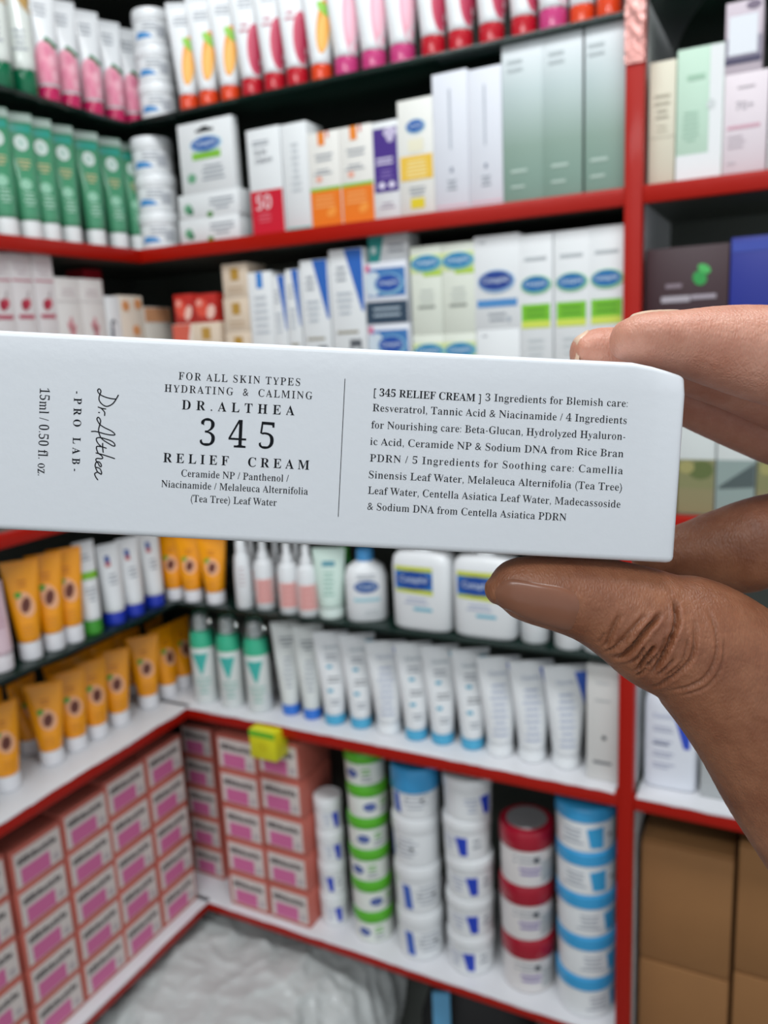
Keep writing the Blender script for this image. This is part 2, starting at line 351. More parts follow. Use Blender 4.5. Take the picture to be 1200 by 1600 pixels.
# ------------------------------------------------------------------ measured layout, metres
# side, shelf, kind, along the shelf from the corner, depth, width, height, stacked, turn, base height
ITEMS = [
 ('R', 'G1', 'blue_mark_jar', 0.0443, 0.0294, 0.0587, 0.154, 3, 0, 0.5802),
 ('R', 'G1', 'mango_tube', 0.1162, 0.0141, 0.0282, 0.1422, 1, 28, 0.5802),
 ('R', 'G1', 'mango_tube', 0.1529, 0.0144, 0.0287, 0.1422, 1, 28, 0.5802),
 ('R', 'G1', 'mango_tube', 0.1915, 0.0155, 0.0311, 0.1435, 1, 28, 0.5802),
 ('R', 'G1', 'mango_tube', 0.3474, 0.0146, 0.0292, 0.155, 1, 28, 0.5802),
 ('R', 'G1', 'mango_tube', 0.7045, 0.0183, 0.0366, 0.155, 1, 28, 0.5802),
 ('R', 'G1', 'mango_tube', 0.737, 0.0118, 0.0236, 0.155, 1, 28, 0.5802),
 ('R', 'G1', 'crimson_tube', 0.2315, 0.0148, 0.0297, 0.155, 1, 28, 0.5802),
 ('R', 'G1', 'crimson_tube', 0.2705, 0.0146, 0.0292, 0.155, 1, 28, 0.5802),
 ('R', 'G1', 'crimson_tube', 0.3084, 0.0144, 0.0288, 0.155, 1, 28, 0.5802),
 ('R', 'G1', 'crimson_tube', 0.5145, 0.0144, 0.0288, 0.155, 1, 28, 0.5802),
 ('R', 'G1', 'crimson_tube', 0.5512, 0.0162, 0.0323, 0.155, 1, 28, 0.5802),
 ('R', 'G1', 'crimson_tube', 0.5922, 0.017, 0.0341, 0.155, 1, 28, 0.5802),
 ('R', 'G1', 'crimson_tube', 0.6332, 0.0186, 0.0373, 0.155, 1, 28, 0.5802),
 ('R', 'G1', 'pink_tube', 0.3863, 0.0165, 0.033, 0.155, 1, 28, 0.5802),
 ('R', 'G1', 'pink_tube', 0.4279, 0.0166, 0.0333, 0.155, 1, 28, 0.5802),
 ('R', 'G1', 'pink_tube', 0.4692, 0.0184, 0.0368, 0.155, 1, 28, 0.5802),
 ('R', 'G1', 'pink_tube', 0.67, 0.0164, 0.0328, 0.155, 1, 28, 0.5802),
 ('L', 'G1', 'leaf_tube', 0.2115, 0.0159, 0.0317, 0.19, 1, -30, 0.5802),
 ('L', 'G1', 'leaf_tube', 0.1715, 0.0164, 0.0328, 0.19, 1, -30, 0.5802),
 ('L', 'G1', 'rose_tube', 0.134, 0.0132, 0.0264, 0.1319, 1, -30, 0.5802),
 ('L', 'G1', 'rose_tube', 0.0936, 0.016, 0.032, 0.1441, 1, -30, 0.5802),
 ('L', 'G1', 'rose_tube', 0.0496, 0.0156, 0.0311, 0.1432, 1, -30, 0.5802),
 ('L', 'G1', 'rose_tube', 0.0034, 0.0171, 0.0342, 0.1558, 1, -30, 0.5802),
 ('L', 'G1', 'rose_tube', -0.0355, 0.015, 0.03, 0.1554, 1, -30, 0.5802),
 ('L', 'S2', 'green_tube', 0.2306, 0.0193, 0.0306, 0.1669, 1, -25, 0.39),
 ('L', 'S2', 'green_tube', 0.1927, 0.018, 0.028, 0.1652, 1, -25, 0.39),
 ('L', 'S2', 'green_tube', 0.1589, 0.0184, 0.0288, 0.1657, 1, -25, 0.39),
 ('L', 'S2', 'green_tube', 0.1178, 0.0207, 0.0334, 0.1693, 1, -25, 0.39),
 ('L', 'S2', 'green_tube', 0.0703, 0.0198, 0.0317, 0.169, 1, -25, 0.39),
 ('L', 'S2', 'green_tube', 0.0227, 0.0204, 0.0328, 0.1645, 1, -25, 0.39),
 ('L', 'S2', 'green_tube', -0.0212, 0.0193, 0.0307, 0.1687, 1, -25, 0.39),
 ('R', 'S2', 'blue_mark_jar', 0.0187, 0.0332, 0.0663, 0.1682, 3, 0, 0.39),
 ('R', 'S2', 'spot_box', 0.1417, 0.003, 0.1142, 0.0714, 2, 0, 0.39),
 ('R', 'S2', 'hang_card_box', 0.147, 0.003, 0.1019, 0.0998, 1, 0, 0.4614),
 ('R', 'S2', 'sun_cream_carton', 0.2499, 0.003, 0.0578, 0.1449, 1, 0, 0.39),
 ('R', 'S2', 'teal_foot_carton', 0.3023, 0.003, 0.0425, 0.1436, 1, 0, 0.39),
 ('R', 'S2', 'orange_foot_carton', 0.3492, 0.003, 0.0515, 0.1256, 1, 0, 0.39),
 ('R', 'S2', 'orange_foot_carton', 0.4002, 0.003, 0.0504, 0.1244, 1, 0, 0.39),
 ('R', 'S2', 'purple_carton', 0.4449, 0.003, 0.0389, 0.1238, 1, 0, 0.39),
 ('R', 'S2', 'yellow_band_carton', 0.4897, 0.003, 0.0506, 0.1439, 1, 0, 0.39),
 ('R', 'S2', 'tall_white_carton', 0.5393, 0.003, 0.0486, 0.1671, 1, 0, 0.39),
 ('R', 'S2', 'tall_white_carton', 0.586, 0.003, 0.0449, 0.1638, 1, 0, 0.39),
 ('R', 'S2', 'green_fade_carton', 0.6346, 0.003, 0.0522, 0.182, 1, 0, 0.39),
 ('R', 'S2', 'green_fade_carton', 0.686, 0.003, 0.0506, 0.1839, 1, 0, 0.39),
 ('R', 'S2', 'green_fade_carton', 0.7377, 0.003, 0.0528, 0.1891, 1, 0, 0.39),
 ('R', 'S2', 'cream_carton', 0.7992, 0.003, 0.0292, 0.1318, 1, 0, 0.39),
 ('R', 'S2', 'mint_carton', 0.8395, 0.003, 0.05, 0.1393, 1, 0, 0.39),
 ('R', 'S2', 'pink_number_carton', 0.887, 0.003, 0.0451, 0.1047, 1, 0, 0.39),
 ('R', 'S2', 'window_box', 0.8825, 0.003, 0.0378, 0.0716, 1, 0, 0.4947),
 ('R', 'S2', 'plain_white_carton', 0.9303, 0.003, 0.0388, 0.1435, 1, 0, 0.39),
 ('L', 'S3', 'cherry_carton', 0.2662, 0.003, 0.0327, 0.3657, 2, 0, 0.0),
 ('L', 'S3', 'cherry_carton', 0.2311, 0.003, 0.0356, 0.3675, 2, 0, 0.0),
 ('L', 'S3', 'cherry_carton', 0.1935, 0.003, 0.0378, 0.3693, 2, 0, 0.0),
 ('L', 'S3', 'floral_carton', 0.155, 0.003, 0.0449, 0.34, 2, 0, 0.0),
 ('L', 'S3', 'floral_carton', 0.1076, 0.003, 0.0481, 0.3405, 2, 0, 0.0),
 ('L', 'S3', 'red_carton', 0.0312, 0.075, 0.0383, 0.3647, 1, 0, 0.0),
 ('L', 'S3', 'swirl_carton', 0.0688, 0.003, 0.0295, 0.3165, 2, 0, 0.0),
 ('L', 'S3', 'flower_carton', 0.027, 0.003, 0.0511, 0.3187, 2, 0, 0.0),
 ('L', 'S3', 'orange_top_carton', -0.0303, 0.003, 0.066, 0.3019, 2, 0, 0.0),
 ('R', 'S3', 'gold_square_box', 0.1164, 0.003, 0.0542, 0.2705, 5, 0, 0.0),
 ('R', 'S3', 'red_side_box', 0.0687, 0.003, 0.0404, 0.2705, 5, 0, 0.0),
 ('R', 'S3', 'strawberry_box', 0.0758, 0.003, 0.0373, 0.0457, 1, 0, 0.2705),
 ('R', 'S3', 'strawberry_box', 0.1184, 0.003, 0.045, 0.0437, 1, 0, 0.2705),
 ('R', 'S3', 'gold_square_box', 0.1794, 0.003, 0.0476, 0.3541, 7, 0, 0.0),
 ('R', 'S3', 'blue_tab_carton', 0.2245, 0.003, 0.0427, 0.3383, 2, 0, 0.0),
 ('R', 'S3', 'blue_corner_carton', 0.2584, 0.003, 0.0237, 0.331, 2, 0, 0.0),
 ('R', 'S3', 'blue_corner_carton', 0.2837, 0.003, 0.0232, 0.3371, 2, 0, 0.0),
 ('R', 'S3', 'blue_corner_carton', 0.3211, 0.003, 0.0472, 0.3473, 2, 0, 0.0),
 ('R', 'S3', 'blue_corner_carton', 0.3746, 0.003, 0.0555, 0.3573, 2, 0, 0.0),
 ('R', 'S3', 'navy_pack', 0.4358, 0.003, 0.065, 0.3347, 4, 0, 0.0),
 ('R', 'S3', 'teal_white_box', 0.4377, 0.012, 0.0618, 0.0361, 1, 0, 0.3347),
 ('R', 'S3', 'oval_carton', 0.4965, 0.003, 0.0486, 0.3501, 3, 0, 0.0),
 ('R', 'S3', 'oval_carton', 0.5434, 0.003, 0.0432, 0.3497, 3, 0, 0.0),
 ('R', 'S3', 'blue_strip_carton', 0.5971, 0.003, 0.0619, 0.354, 3, 0, 0.0),
 ('R', 'S3', 'lime_label_carton', 0.6503, 0.003, 0.0428, 0.3502, 2, 0, 0.0),
 ('R', 'S3', 'lime_label_carton', 0.6931, 0.003, 0.0412, 0.3504, 2, 0, 0.0),
 ('R', 'S3', 'lime_label_carton', 0.7392, 0.003, 0.0494, 0.3516, 2, 0, 0.0),
 ('R', 'S3', 'landscape_box', 0.8007, 0.003, 0.0426, 0.162, 1, 0, 0.0),
 ('R', 'S3', 'landscape_box', 0.846, 0.003, 0.0452, 0.162, 1, 0, 0.0),
 ('R', 'S3', 'grey_slope_box', 0.8915, 0.003, 0.0433, 0.162, 1, 0, 0.0),
 ('R', 'S3', 'landscape_box', 0.9346, 0.003, 0.0402, 0.162, 1, 0, 0.0),
 ('R', 'S3', 'maroon_box', 0.8297, 0.003, 0.0923, 0.1559, 1, 0, 0.162),
 ('R', 'S3', 'blue_box', 0.9185, 0.003, 0.0822, 0.1606, 1, 0, 0.162),
 ('L', 'G4', 'pale_pink_bottle', 0.3336, 0.0293, 0.0386, 0.1256, 1, 0, -0.1985),
 ('L', 'G4', 'orange_tube', 0.2837, 0.0245, 0.0409, 0.1439, 1, -36, -0.1985),
 ('L', 'G4', 'orange_tube', 0.2438, 0.0218, 0.0355, 0.1462, 1, -36, -0.1985),
 ('L', 'G4', 'orange_tube', 0.2093, 0.0193, 0.0306, 0.1475, 1, -36, -0.1985),
 ('L', 'G4', 'green_band_tube', 0.1713, 0.0192, 0.0305, 0.1473, 1, -20, -0.1985),
 ('L', 'G4', 'blue_cap_tube', 0.122, 0.0213, 0.0346, 0.1385, 1, -20, -0.1985),
 ('L', 'G4', 'blue_cap_tube', 0.079, 0.0208, 0.0335, 0.1316, 1, -20, -0.1985),
 ('L', 'G4', 'blue_cap_tube', 0.0279, 0.023, 0.038, 0.1239, 1, -20, -0.1985),
 ('R', 'G4', 'orange_tube', -0.0123, 0.0144, 0.0287, 0.1148, 1, 20, -0.1985),
 ('R', 'G4', 'orange_tube', 0.0278, 0.0164, 0.0328, 0.1146, 1, 20, -0.1985),
 ('R', 'G4', 'orange_tube', 0.0742, 0.0189, 0.0377, 0.1147, 1, 20, -0.1985),
 ('R', 'G4', 'slim_white_bottle', 0.1384, 0.0156, 0.0252, 0.1175, 1, 0, -0.1985),
 ('R', 'G4', 'spray_bottle', 0.1759, 0.0244, 0.0429, 0.1146, 1, 0, -0.1985),
 ('R', 'G4', 'spray_bottle', 0.227, 0.0189, 0.0317, 0.1172, 1, 0, -0.1985),
 ('R', 'G4', 'spray_bottle', 0.2645, 0.0171, 0.0282, 0.1191, 1, 0, -0.1985),
 ('R', 'G4', 'spray_bottle', 0.1125, 0.0774, 0.0309, 0.1058, 1, 0, -0.1985),
 ('R', 'G4', 'spray_bottle', 0.1643, 0.0772, 0.0304, 0.1069, 1, 0, -0.1985),
 ('R', 'G4', 'spray_bottle', 0.2076, 0.0764, 0.0288, 0.1077, 1, 0, -0.1985),
 ('R', 'G4', 'pale_green_tube', 0.3034, 0.0235, 0.041, 0.1119, 1, 20, -0.1985),
 ('R', 'G4', 'green_cap_bottle', 0.2929, 0.0897, 0.0293, 0.0981, 1, 0, -0.1985),
 ('R', 'G4', 'pump_bottle', 0.3616, 0.0361, 0.0663, 0.1129, 1, 0, -0.1985),
 ('R', 'G4', 'oval_bottle', 0.468, 0.003, 0.0964, 0.1229, 1, 0, -0.1985),
 ('R', 'G4', 'oval_bottle', 0.5668, 0.003, 0.0952, 0.1254, 1, 0, -0.1985),
 ('R', 'G4', 'small_white_bottle', 0.6362, 0.0287, 0.0514, 0.1, 1, 0, -0.1985),
 ('R', 'G4', 'small_white_bottle', 0.6869, 0.0211, 0.0363, 0.1, 1, 0, -0.1985),
 ('R', 'G4', 'small_white_bottle', 0.727, 0.0213, 0.0366, 0.1, 1, 0, -0.1985),
 ('L', 'S5', 'orange_tube', 0.3291, 0.056, 0.036, 0.1565, 1, -20, -0.39),
 ('L', 'S5', 'orange_tube', 0.2481, 0.056, 0.036, 0.1373, 1, -42, -0.39),
 ('L', 'S5', 'orange_tube', 0.2006, 0.056, 0.036, 0.1309, 1, -26, -0.39),
 ('L', 'S5', 'orange_tube', 0.1556, 0.056, 0.036, 0.1264, 1, -20, -0.39),
 ('L', 'S5', 'orange_tube', 0.1063, 0.056, 0.036, 0.1301, 1, -38, -0.39),
 ('L', 'S5', 'orange_tube', 0.0343, 0.056, 0.036, 0.1272, 1, -40, -0.39),
 ('L', 'S5', 'orange_tube', -0.0162, 0.056, 0.036, 0.1252, 1, -8, -0.39),
 ('L', 'S5', 'orange_tube', -0.0589, 0.056, 0.036, 0.1155, 1, -4, -0.39),
 ('L', 'S5', 'orange_tube', 0.2939, 0.123, 0.036, 0.1354, 1, 10, -0.39),
 ('L', 'S5', 'orange_tube', 0.234, 0.123, 0.036, 0.129, 1, 5, -0.39),
 ('L', 'S5', 'orange_tube', 0.1594, 0.123, 0.036, 0.1217, 1, -10, -0.39),
 ('L', 'S5', 'orange_tube', 0.1098, 0.123, 0.036, 0.1202, 1, 5, -0.39),
 ('L', 'S5', 'orange_tube', 0.0617, 0.123, 0.036, 0.1202, 1, 0, -0.39),
 ('L', 'S5', 'orange_tube', 0.004, 0.123, 0.036, 0.1179, 1, -10, -0.39),
 ('L', 'S5', 'orange_tube', -0.0685, 0.123, 0.036, 0.108, 1, 8, -0.39),
 ('R', 'S5', 'spray_can', 0.0273, 0.0263, 0.0406, 0.1735, 1, 0, -0.39),
 ('R', 'S5', 'spray_can', 0.0846, 0.0282, 0.0444, 0.1697, 1, 0, -0.39),
 ('R', 'S5', 'spray_can', 0.1424, 0.0295, 0.0469, 0.1665, 1, 0, -0.39),
 ('R', 'S5', 'dark_blue_cap_tube', 0.2011, 0.0377, 0.0355, 0.1636, 1, 28, -0.39),
 ('R', 'S5', 'dark_blue_cap_tube', 0.2447, 0.0364, 0.0328, 0.1646, 1, 28, -0.39),
 ('R', 'S5', 'sky_cap_tube', 0.2903, 0.0347, 0.0333, 0.1617, 1, 28, -0.39),
 ('R', 'S5', 'sky_cap_tube', 0.3372, 0.0391, 0.0422, 0.1637, 1, 28, -0.39),
 ('R', 'S5', 'sky_cap_tube', 0.4388, 0.0353, 0.0346, 0.1595, 1, 28, -0.39),
 ('R', 'S5', 'sky_cap_tube', 0.4828, 0.038, 0.04, 0.1548, 1, 28, -0.39),
 ('R', 'S5', 'sky_cap_tube', 0.5317, 0.0401, 0.0442, 0.1533, 1, 28, -0.39),
 ('R', 'S5', 'white_cap_tube', 0.3895, 0.0372, 0.0424, 0.1643, 1, 28, -0.39),
 ('R', 'S5', 'white_cap_tube', 0.5773, 0.0367, 0.0415, 0.1517, 1, 28, -0.39),
 ('R', 'S5', 'white_cap_tube', 0.6266, 0.0382, 0.0445, 0.15, 1, 28, -0.39),
 ('R', 'S5', 'white_cap_tube', 0.6774, 0.0387, 0.0454, 0.1483, 1, 28, -0.39),
 ('R', 'S5', 'plain_print_carton', 0.7353, 0.01, 0.0442, 0.1716, 1, 0, -0.39),
 ('R', 'S5', 'blue_wedge_bottle', 0.8228, 0.02, 0.0706, 0.1405, 1, 0, -0.39),
 ('R', 'S5', 'grey_carton', 0.8854, 0.02, 0.0465, 0.139, 1, 0, -0.39),
 ('R', 'S5', 'grey_carton', 0.9318, 0.02, 0.0417, 0.1467, 1, 0, -0.39),
 ('L', 'S6', 'pink_carton', 0.0578, 0.012, 0.0883, 0.3356, 5, 0, -0.7826),
 ('L', 'S6', 'pink_carton', 0.1504, 0.012, 0.0834, 0.3349, 5, 0, -0.7826),
 ('L', 'S6', 'pink_carton', 0.2388, 0.012, 0.0772, 0.3266, 5, 0, -0.7826),
 ('L', 'S6', 'pink_carton', 0.3316, 0.012, 0.0857, 0.3201, 5, 0, -0.7826),
 ('L', 'S6', 'pink_carton', 0.4297, 0.012, 0.0773, 0.3292, 5, 0, -0.7826),
 ('R', 'S6', 'pink_carton', -0.0317, 0.05, 0.0769, 0.3182, 5, 0, -0.7826),
 ('R', 'S6', 'pink_carton', 0.0972, 0.002, 0.0994, 0.3432, 5, 0, -0.7826),
 ('R', 'S6', 'pink_carton', 0.198, 0.002, 0.0954, 0.3552, 5, 0, -0.7826),
 ('R', 'S6', 'yellow_green_box', 0.1867, -0.034, 0.0525, 0.0507, 1, 0, -0.4458),
 ('R', 'S6', 'small_blue_mark_jar', 0.2576, 0.0452, 0.0505, 0.2465, 4, 0, -0.7826),
 ('R', 'S6', 'green_lid_jar', 0.3361, 0.045, 0.07, 0.3549, 6, 0, -0.7826),
 ('R', 'S6', 'white_tub', 0.427, 0.0438, 0.0796, 0.346, 4, 0, -0.7826),
 ('R', 'S6', 'blue_mark_tub', 0.5167, 0.0472, 0.0784, 0.3449, 5, 0, -0.7826),
 ('R', 'S6', 'red_lid_jar', 0.6106, 0.0526, 0.0852, 0.2808, 3, 0, -0.7826),
 ('R', 'S6', 'sky_lid_jar', 0.7055, 0.0443, 0.0886, 0.3461, 5, 0, -0.7826),
]

# ------------------------------------------------------------------ products: one builder per kind
WHITE = lambda: plastic('#e9ecee'); CARD = lambda: paper('#e6e9ea')
GREY = lambda: ink('#9aa0a8'); DARK = lambda: ink('#3c424c')

def tube_sections(r, w_top, h, ch):
    a1 = w_top / 2
    pts = []
    for t in (0, 0.02, 0.06, 0.2, 0.4, 0.6, 0.78, 0.9, 0.945, 0.95, 1.0):
        z = ch + (h - ch) * t
        k = max(0, (t - 0.06) / 0.89); k = min(1, k)
        a = r * (0.93 if t < 0.02 else 1.0) + (a1 - r) * k ** 0.9
        bb = r * (0.93 if t < 0.02 else 1.0) * max(0.0, 1 - k ** 1.25) + 0.0011
        n = 2.0 + 0.6 * k
        pts.append((z, a, bb, n))
    return pts
def tube(name, w, h, body, cap, paint=None, ch=0.16, wide=1.62, cap_flare=0.98):
    root = empty(name); r = w / 2; c = h * ch
    secs = tube_sections(r, w * wide, h, c)
    b = MB(); b.loft(secs, body, 36)
    S = loft_surf(secs)
    # fine crimp ridges
    for i in range(3):
        z = h * (0.955 + 0.014 * i); b.rect(S, -w * wide / 2 * .97, w * wide / 2 * .97, z, z + h * 0.004, body, 0.0005, 6, 1)
    if paint: paint(b, S, r, w * wide / 2, c, h)
    b.build('tube_body', root)
    b = MB(); cr = r * cap_flare
    b.loft([(0, cr * .93, cr * .93, 2), (c * .06, cr, cr, 2), (c * .86, r * 0.99, r * 0.99, 2), (c * .97, r * .95, r * .95, 2), (c, r * .86, r * .86, 2)], cap, 40)
    b.build('cap', root, 30)
    return root

def p_mango(b, S, r, a, c, h):
    x = r * .36; z0 = c + (h - c) * .36
    b.ell(S, x, z0, r * .62, h * .235, ink('#f09a2e'), .0005, 24, -.12)
    b.ell(S, x + r * .02, z0 - h * .06, r * .50, h * .16, ink('#f7b85a'), .0007, 24, -.12)
    b.ell(S, x + r * .16, z0 + h * .15, r * .40, h * .085, ink('#8cc63c'), .0009, 18, .7)
    b.bars(S, -r * .2, h * .86, a * 1.1, 3, h * .035, GREY(), seed=3)
def p_crimson(b, S, r, a, c, h):
    b.ell(S, r * .58, c + (h - c) * .28, r * .74, h * .22, ink('#cc4a66'), .0005, 26)
    b.ell(S, r * .66, c + (h - c) * .27, r * .56, h * .17, ink('#b93252'), .0007, 26)
    b.bars(S, -r * .2, h * .86, a * 1.1, 4, h * .035, GREY(), seed=4)
    b.bars(S, -r * .3, h * .6, a * .6, 2, h * .05, ink('#c07080'), seed=8)
def p_pink(b, S, r, a, c, h):
    b.ell(S, r * .45, c + (h - c) * .36, r * .62, h * .30, ink('#eda6b8'), .0005, 26)
    b.ell(S, r * .5, c + (h - c) * .34, r * .42, h * .2, ink('#f4bccb'), .0007, 26)
    b.bars(S, -r * .2, h * .86, a * 1.1, 3, h * .035, GREY(), seed=5)
def p_rose(b, S, r, a, c, h):
    rose = ink('#e99aaf'); hz = c + (h - c)
    b.rect(S, -r * .96, r * .96, c + h * .02, h * .42, rose, .0005, 12, 8)
    b.ell(S, 0, h * .42, r * .92, h * .12, rose, .0006, 24)
    for i, (x, z, q) in enumerate([(-.4, .30, .32), (.35, .36, .34), (0, .44, .30), (.45, .22, .28), (-.15, .22, .34)]):
        b.ell(S, r * x, h * z, r * q, h * .055, ink('#f0b3c2' if i % 2 else '#dd7f9b'), .0009, 16)
    for x, z, t in [(.1, .55, .4), (.45, .53, -.5), (.75, .50, .3)]:
        b.ell(S, r * x, h * z, r * .26, h * .022, ink('#2f7a4f'), .0011, 14, t)
    b.bars(S, -r * .1, h * .86, a * .9, 3, h * .045, GREY(), seed=6)
def p_leaf(b, S, r, a, c, h):
    b.ell(S, r * .15, h * .78, r * .75, h * .16, ink('#3f9a3a'), .0005, 24, .3)
    b.ell(S, r * .5, h * .64, r * .45, h * .10, ink('#c09a5a'), .0007, 20, .5)
    b.ell(S, -r * .35, h * .86, r * .35, h * .09, ink('#7cb84a'), .0009, 20, -.4)
    b.bars(S, -r * .2, h * .42, r * 1.2, 4, h * .04, GREY(), seed=9)
def p_green(b, S, r, a, c, h):
    b.rect(S, -a * .97, a * .97, h * .93, h * .995, mat('pale_crimp', '#b9cdc3', .35), .0007, 8, 2)
    b.rect(S, -a * .8, a * .8, h * .845, h * .905, ink('#2fa08e', .3), .0005, 10, 1)
    b.ell(S, 0, h * .76, r * .60, h * .062, ink('#d5e2dc'), .0007, 22)
    b.ell(S, 0, h * .76, r * .34, h * .034, ink('#b4cfc4'), .0009, 18)
    b.bars(S, 0, h * .62, r * 1.1, 3, h * .03, ink('#c9b98a'), seed=2)
    b.ell(S, -r * .1, h * .43, r * .5, h * .045, ink('#8fc4a8'), .0005, 16, .3)
    b.bars(S, 0, h * .36, r * 1.2, 4, h * .03, ink('#a9d0bb'), seed=7)
def p_orange(b, S, r, a, c, h):
    cz = h * .57; cx = r * .1
    b.ell(S, cx, cz, r * .70, h * .125, ink('#f0b48c'), .0005, 24, .2)
    b.ell(S, cx, cz - h * .005, r * .40, h * .080, ink('#7a4030'), .0007, 22, -.25)
    b.ell(S, cx, cz - h * .005, r * .20, h * .055, ink('#5c2a20'), .0009, 16, -.25)
    b.ell(S, cx - r * .55, cz + h * .10, r * .30, h * .032, ink('#4fa32c'), .0009, 16, .5)
    b.bars(S, 0, h * .80, r * 1.2, 2, h * .045, ink('#c87208'), seed=4)
    b.bars(S, 0, h * .36, r * 1.1, 4, h * .035, ink('#d98a12'), seed=5)
def p_band(b, S, r, a, c, h):
    b.rect(S, -a * .92, a * .92, h * .60, h * .68, ink('#7fc032'), .0005, 10, 2)
    b.bars(S, 0, h * .85, r * 1.2, 2, h * .04, GREY(), seed=1); b.bars(S, 0, h * .5, r * 1.2, 4, h * .04, GREY(), seed=2)
def p_blue_cap(b, S, r, a, c, h):
    b.rect(S, -r * .45, r * .0, h * .78, h * .86, ink('#28509c'), .0005, 4, 2)
    b.rect(S, -r * .45, r * .0, h * .73, h * .78, ink('#c04040'), .0005, 4, 2)
    b.bars(S, 0, h * .62, r * 1.1, 3, h * .05, GREY(), seed=3)
def p_pale_green(b, S, r, a, c, h):
    b.rect(S, -r * .5, r * .5, h * .75, h * .82, ink('#4c8fa0'), .0005, 6, 2)
    b.bars(S, 0, h * .66, r * 1.2, 6, h * .06, ink('#8fb8aa'), seed=4)
def p_dark_blue(b, S, r, a, c, h):
    b.bars(S, 0, h * .83, r * 1.5, 3, h * .04, ink('#707880'), seed=2)
    b.bars(S, 0, h * .62, r * 1.3, 7, h * .05, ink('#aab0b8'), seed=3)
def p_sky(b, S, r, a, c, h):
    teal = ink('#3fa9c8')
    b.quad(S, (a * .45, h * .93), (a * .93, h * .93), (a * .88, h * .72), (a * .70, h * .80), teal, .0006)
    b.text(S, 'CeraVe', -r * .05, h * .84, r * 1.35, ink('#6f8794'), .0008)
    b.bars(S, -r * .1, h * .75, r * 1.2, 2, h * .04, GREY(), seed=5)
    b.rect(S, -r * .5, -r * .02, h * .62, h * .65, teal, .0006); b.bars(S, r * .1, h * .52, r * 1.2, 2, h * .04, DARK(), thick=.3, seed=6)
    b.rect(S, -r * .5, -r * .02, h * .37, h * .40, teal, .0006); b.bars(S, r * .1, h * .28, r * 1.2, 2, h * .04, GREY(), seed=7)
def p_white_cap(b, S, r, a, c, h):
    b.quad(S, (a * .35, h * .93), (a * .93, h * .93), (a * .78, h * .60), (a * .70, h * .66), ink('#3c63c4'), .0006)
    b.text(S, 'CeraVe', -r * .1, h * .84, r * 1.3, ink('#8a98b4'), .0008)
    b.bars(S, -r * .1, h * .72, r * 1.3, 9, h * .06, ink('#b4bcd0'), seed=11)
def p_pale_pink(b, S, r, a, c, h):
    b.bars(S, 0, h * .7, r * 1.2, 4, h * .06, ink('#c898a8'), seed=4)

def jar(name, w, h, body, lid, lid_frac=.26, paint=None, top=None, taper=.94, lid_over=1.0):
    root = empty(name); r = w / 2; hl = h * lid_frac; hb = h - hl * .86
    secs = [(0, r * taper * .93, r * taper * .93, 2), (h * .02, r * taper, r * taper, 2), (hb * .9, r * .965, r * .965, 2), (hb * .97, r * .95, r * .95, 2), (hb, r * .86, r * .86, 2)]
    b = MB(); b.loft(secs, body, 44); S = loft_surf(secs)
    if paint: paint(b, S, r, h, hb)
    b.build('jar_body', root, 30)
    z0 = h - hl; R_ = r * lid_over
    b = MB(); b.loft([(z0, R_ * .985, R_ * .985, 2), (z0 + hl * .06, R_, R_, 2), (z0 + hl * .86, R_ * .985, R_ * .985, 2), (z0 + hl * .96, R_ * .955, R_ * .955, 2), (h, R_ * .90, R_ * .90, 2)], lid, 44)
    if top: b.loft([(h - .0002, R_ * .74, R_ * .74, 2), (h + .0006, R_ * .72, R_ * .72, 2)], top, 36)
    b.build('lid', root, 30)
    return root
def j_blue(b, S, r, h, hb):
    b.quad(S, (-r * .75, h * .16), (r * .2, h * .18), (-r * .05, h * .30), (-r * .6, h * .34), ink('#3d8fcf'), .0005)
    b.bars(S, r * .05, h * .56, r * 1.2, 3, h * .09, GREY(), seed=4)
    b.rect(S, r * .35, r * .75, h * .2, h * .5, ink('#b8bcc2'), .0005)
def j_mark(b, S, r, h, hb):
    b.quad(S, (-r * .02, h * .14), (r * .28, h * .14), (r * .28, h * .60), (-r * .22, h * .60), ink('#1b3fbd'), .0006)
    b.bars(S, -r * .5, h * .55, r * .5, 4, h * .1, ink('#b8bfd2'), seed=2)
    b.bars(S, r * .62, h * .50, r * .35, 2, h * .15, GREY(), seed=3)
def j_tub(b, S, r, h, hb):
    b.bars(S, -r * .1, h * .58, r * 1.1, 5, h * .085, ink('#b3b8c0'), seed=8)
    b.ell(S, r * .18, h * .40, r * .09, h * .035, DARK(), .0006, 12); b.ell(S, -r * .45, h * .42, r * .08, h * .03, GREY(), .0006, 12)
    b.quad(S, (-r * .86, h * .12), (-r * .66, h * .12), (-r * .74, h * .62), (-r * .92, h * .62), ink('#3a62c0'), .0006)
def j_green(b, S, r, h, hb):
    b.ell(S, -r * .30, h * .36, r * .30, h * .13, ink('#2448a0'), .0006, 20)
    b.text(S, 'Cetaphil', -r * .30, h * .36, r * .46, ink('#dfe6ee'), .0009)
    b.bars(S, r * .40, h * .50, r * .6, 2, h * .12, ink('#6cb84a'), seed=4, thick=.45)
    b.bars(S, r * .40, h * .26, r * .5, 2, h * .1, GREY(), seed=5)
def j_red(b, S, r, h, hb):
    b.bars(S, -r * .15, h * .55, r * 1.1, 2, h * .09, GREY(), seed=6)
    b.bars(S, -r * .1, h * .34, r * 1.1, 2, h * .09, ink('#8a78b0'), seed=7, thick=.5)
    b.ell(S, r * .12, h * .50, r * .10, h * .06, DARK(), .0007, 14)
    b.rect(S, r * .3, r * .8, h * .10, h * .48, ink('#b9bdbf', .3), .0005)
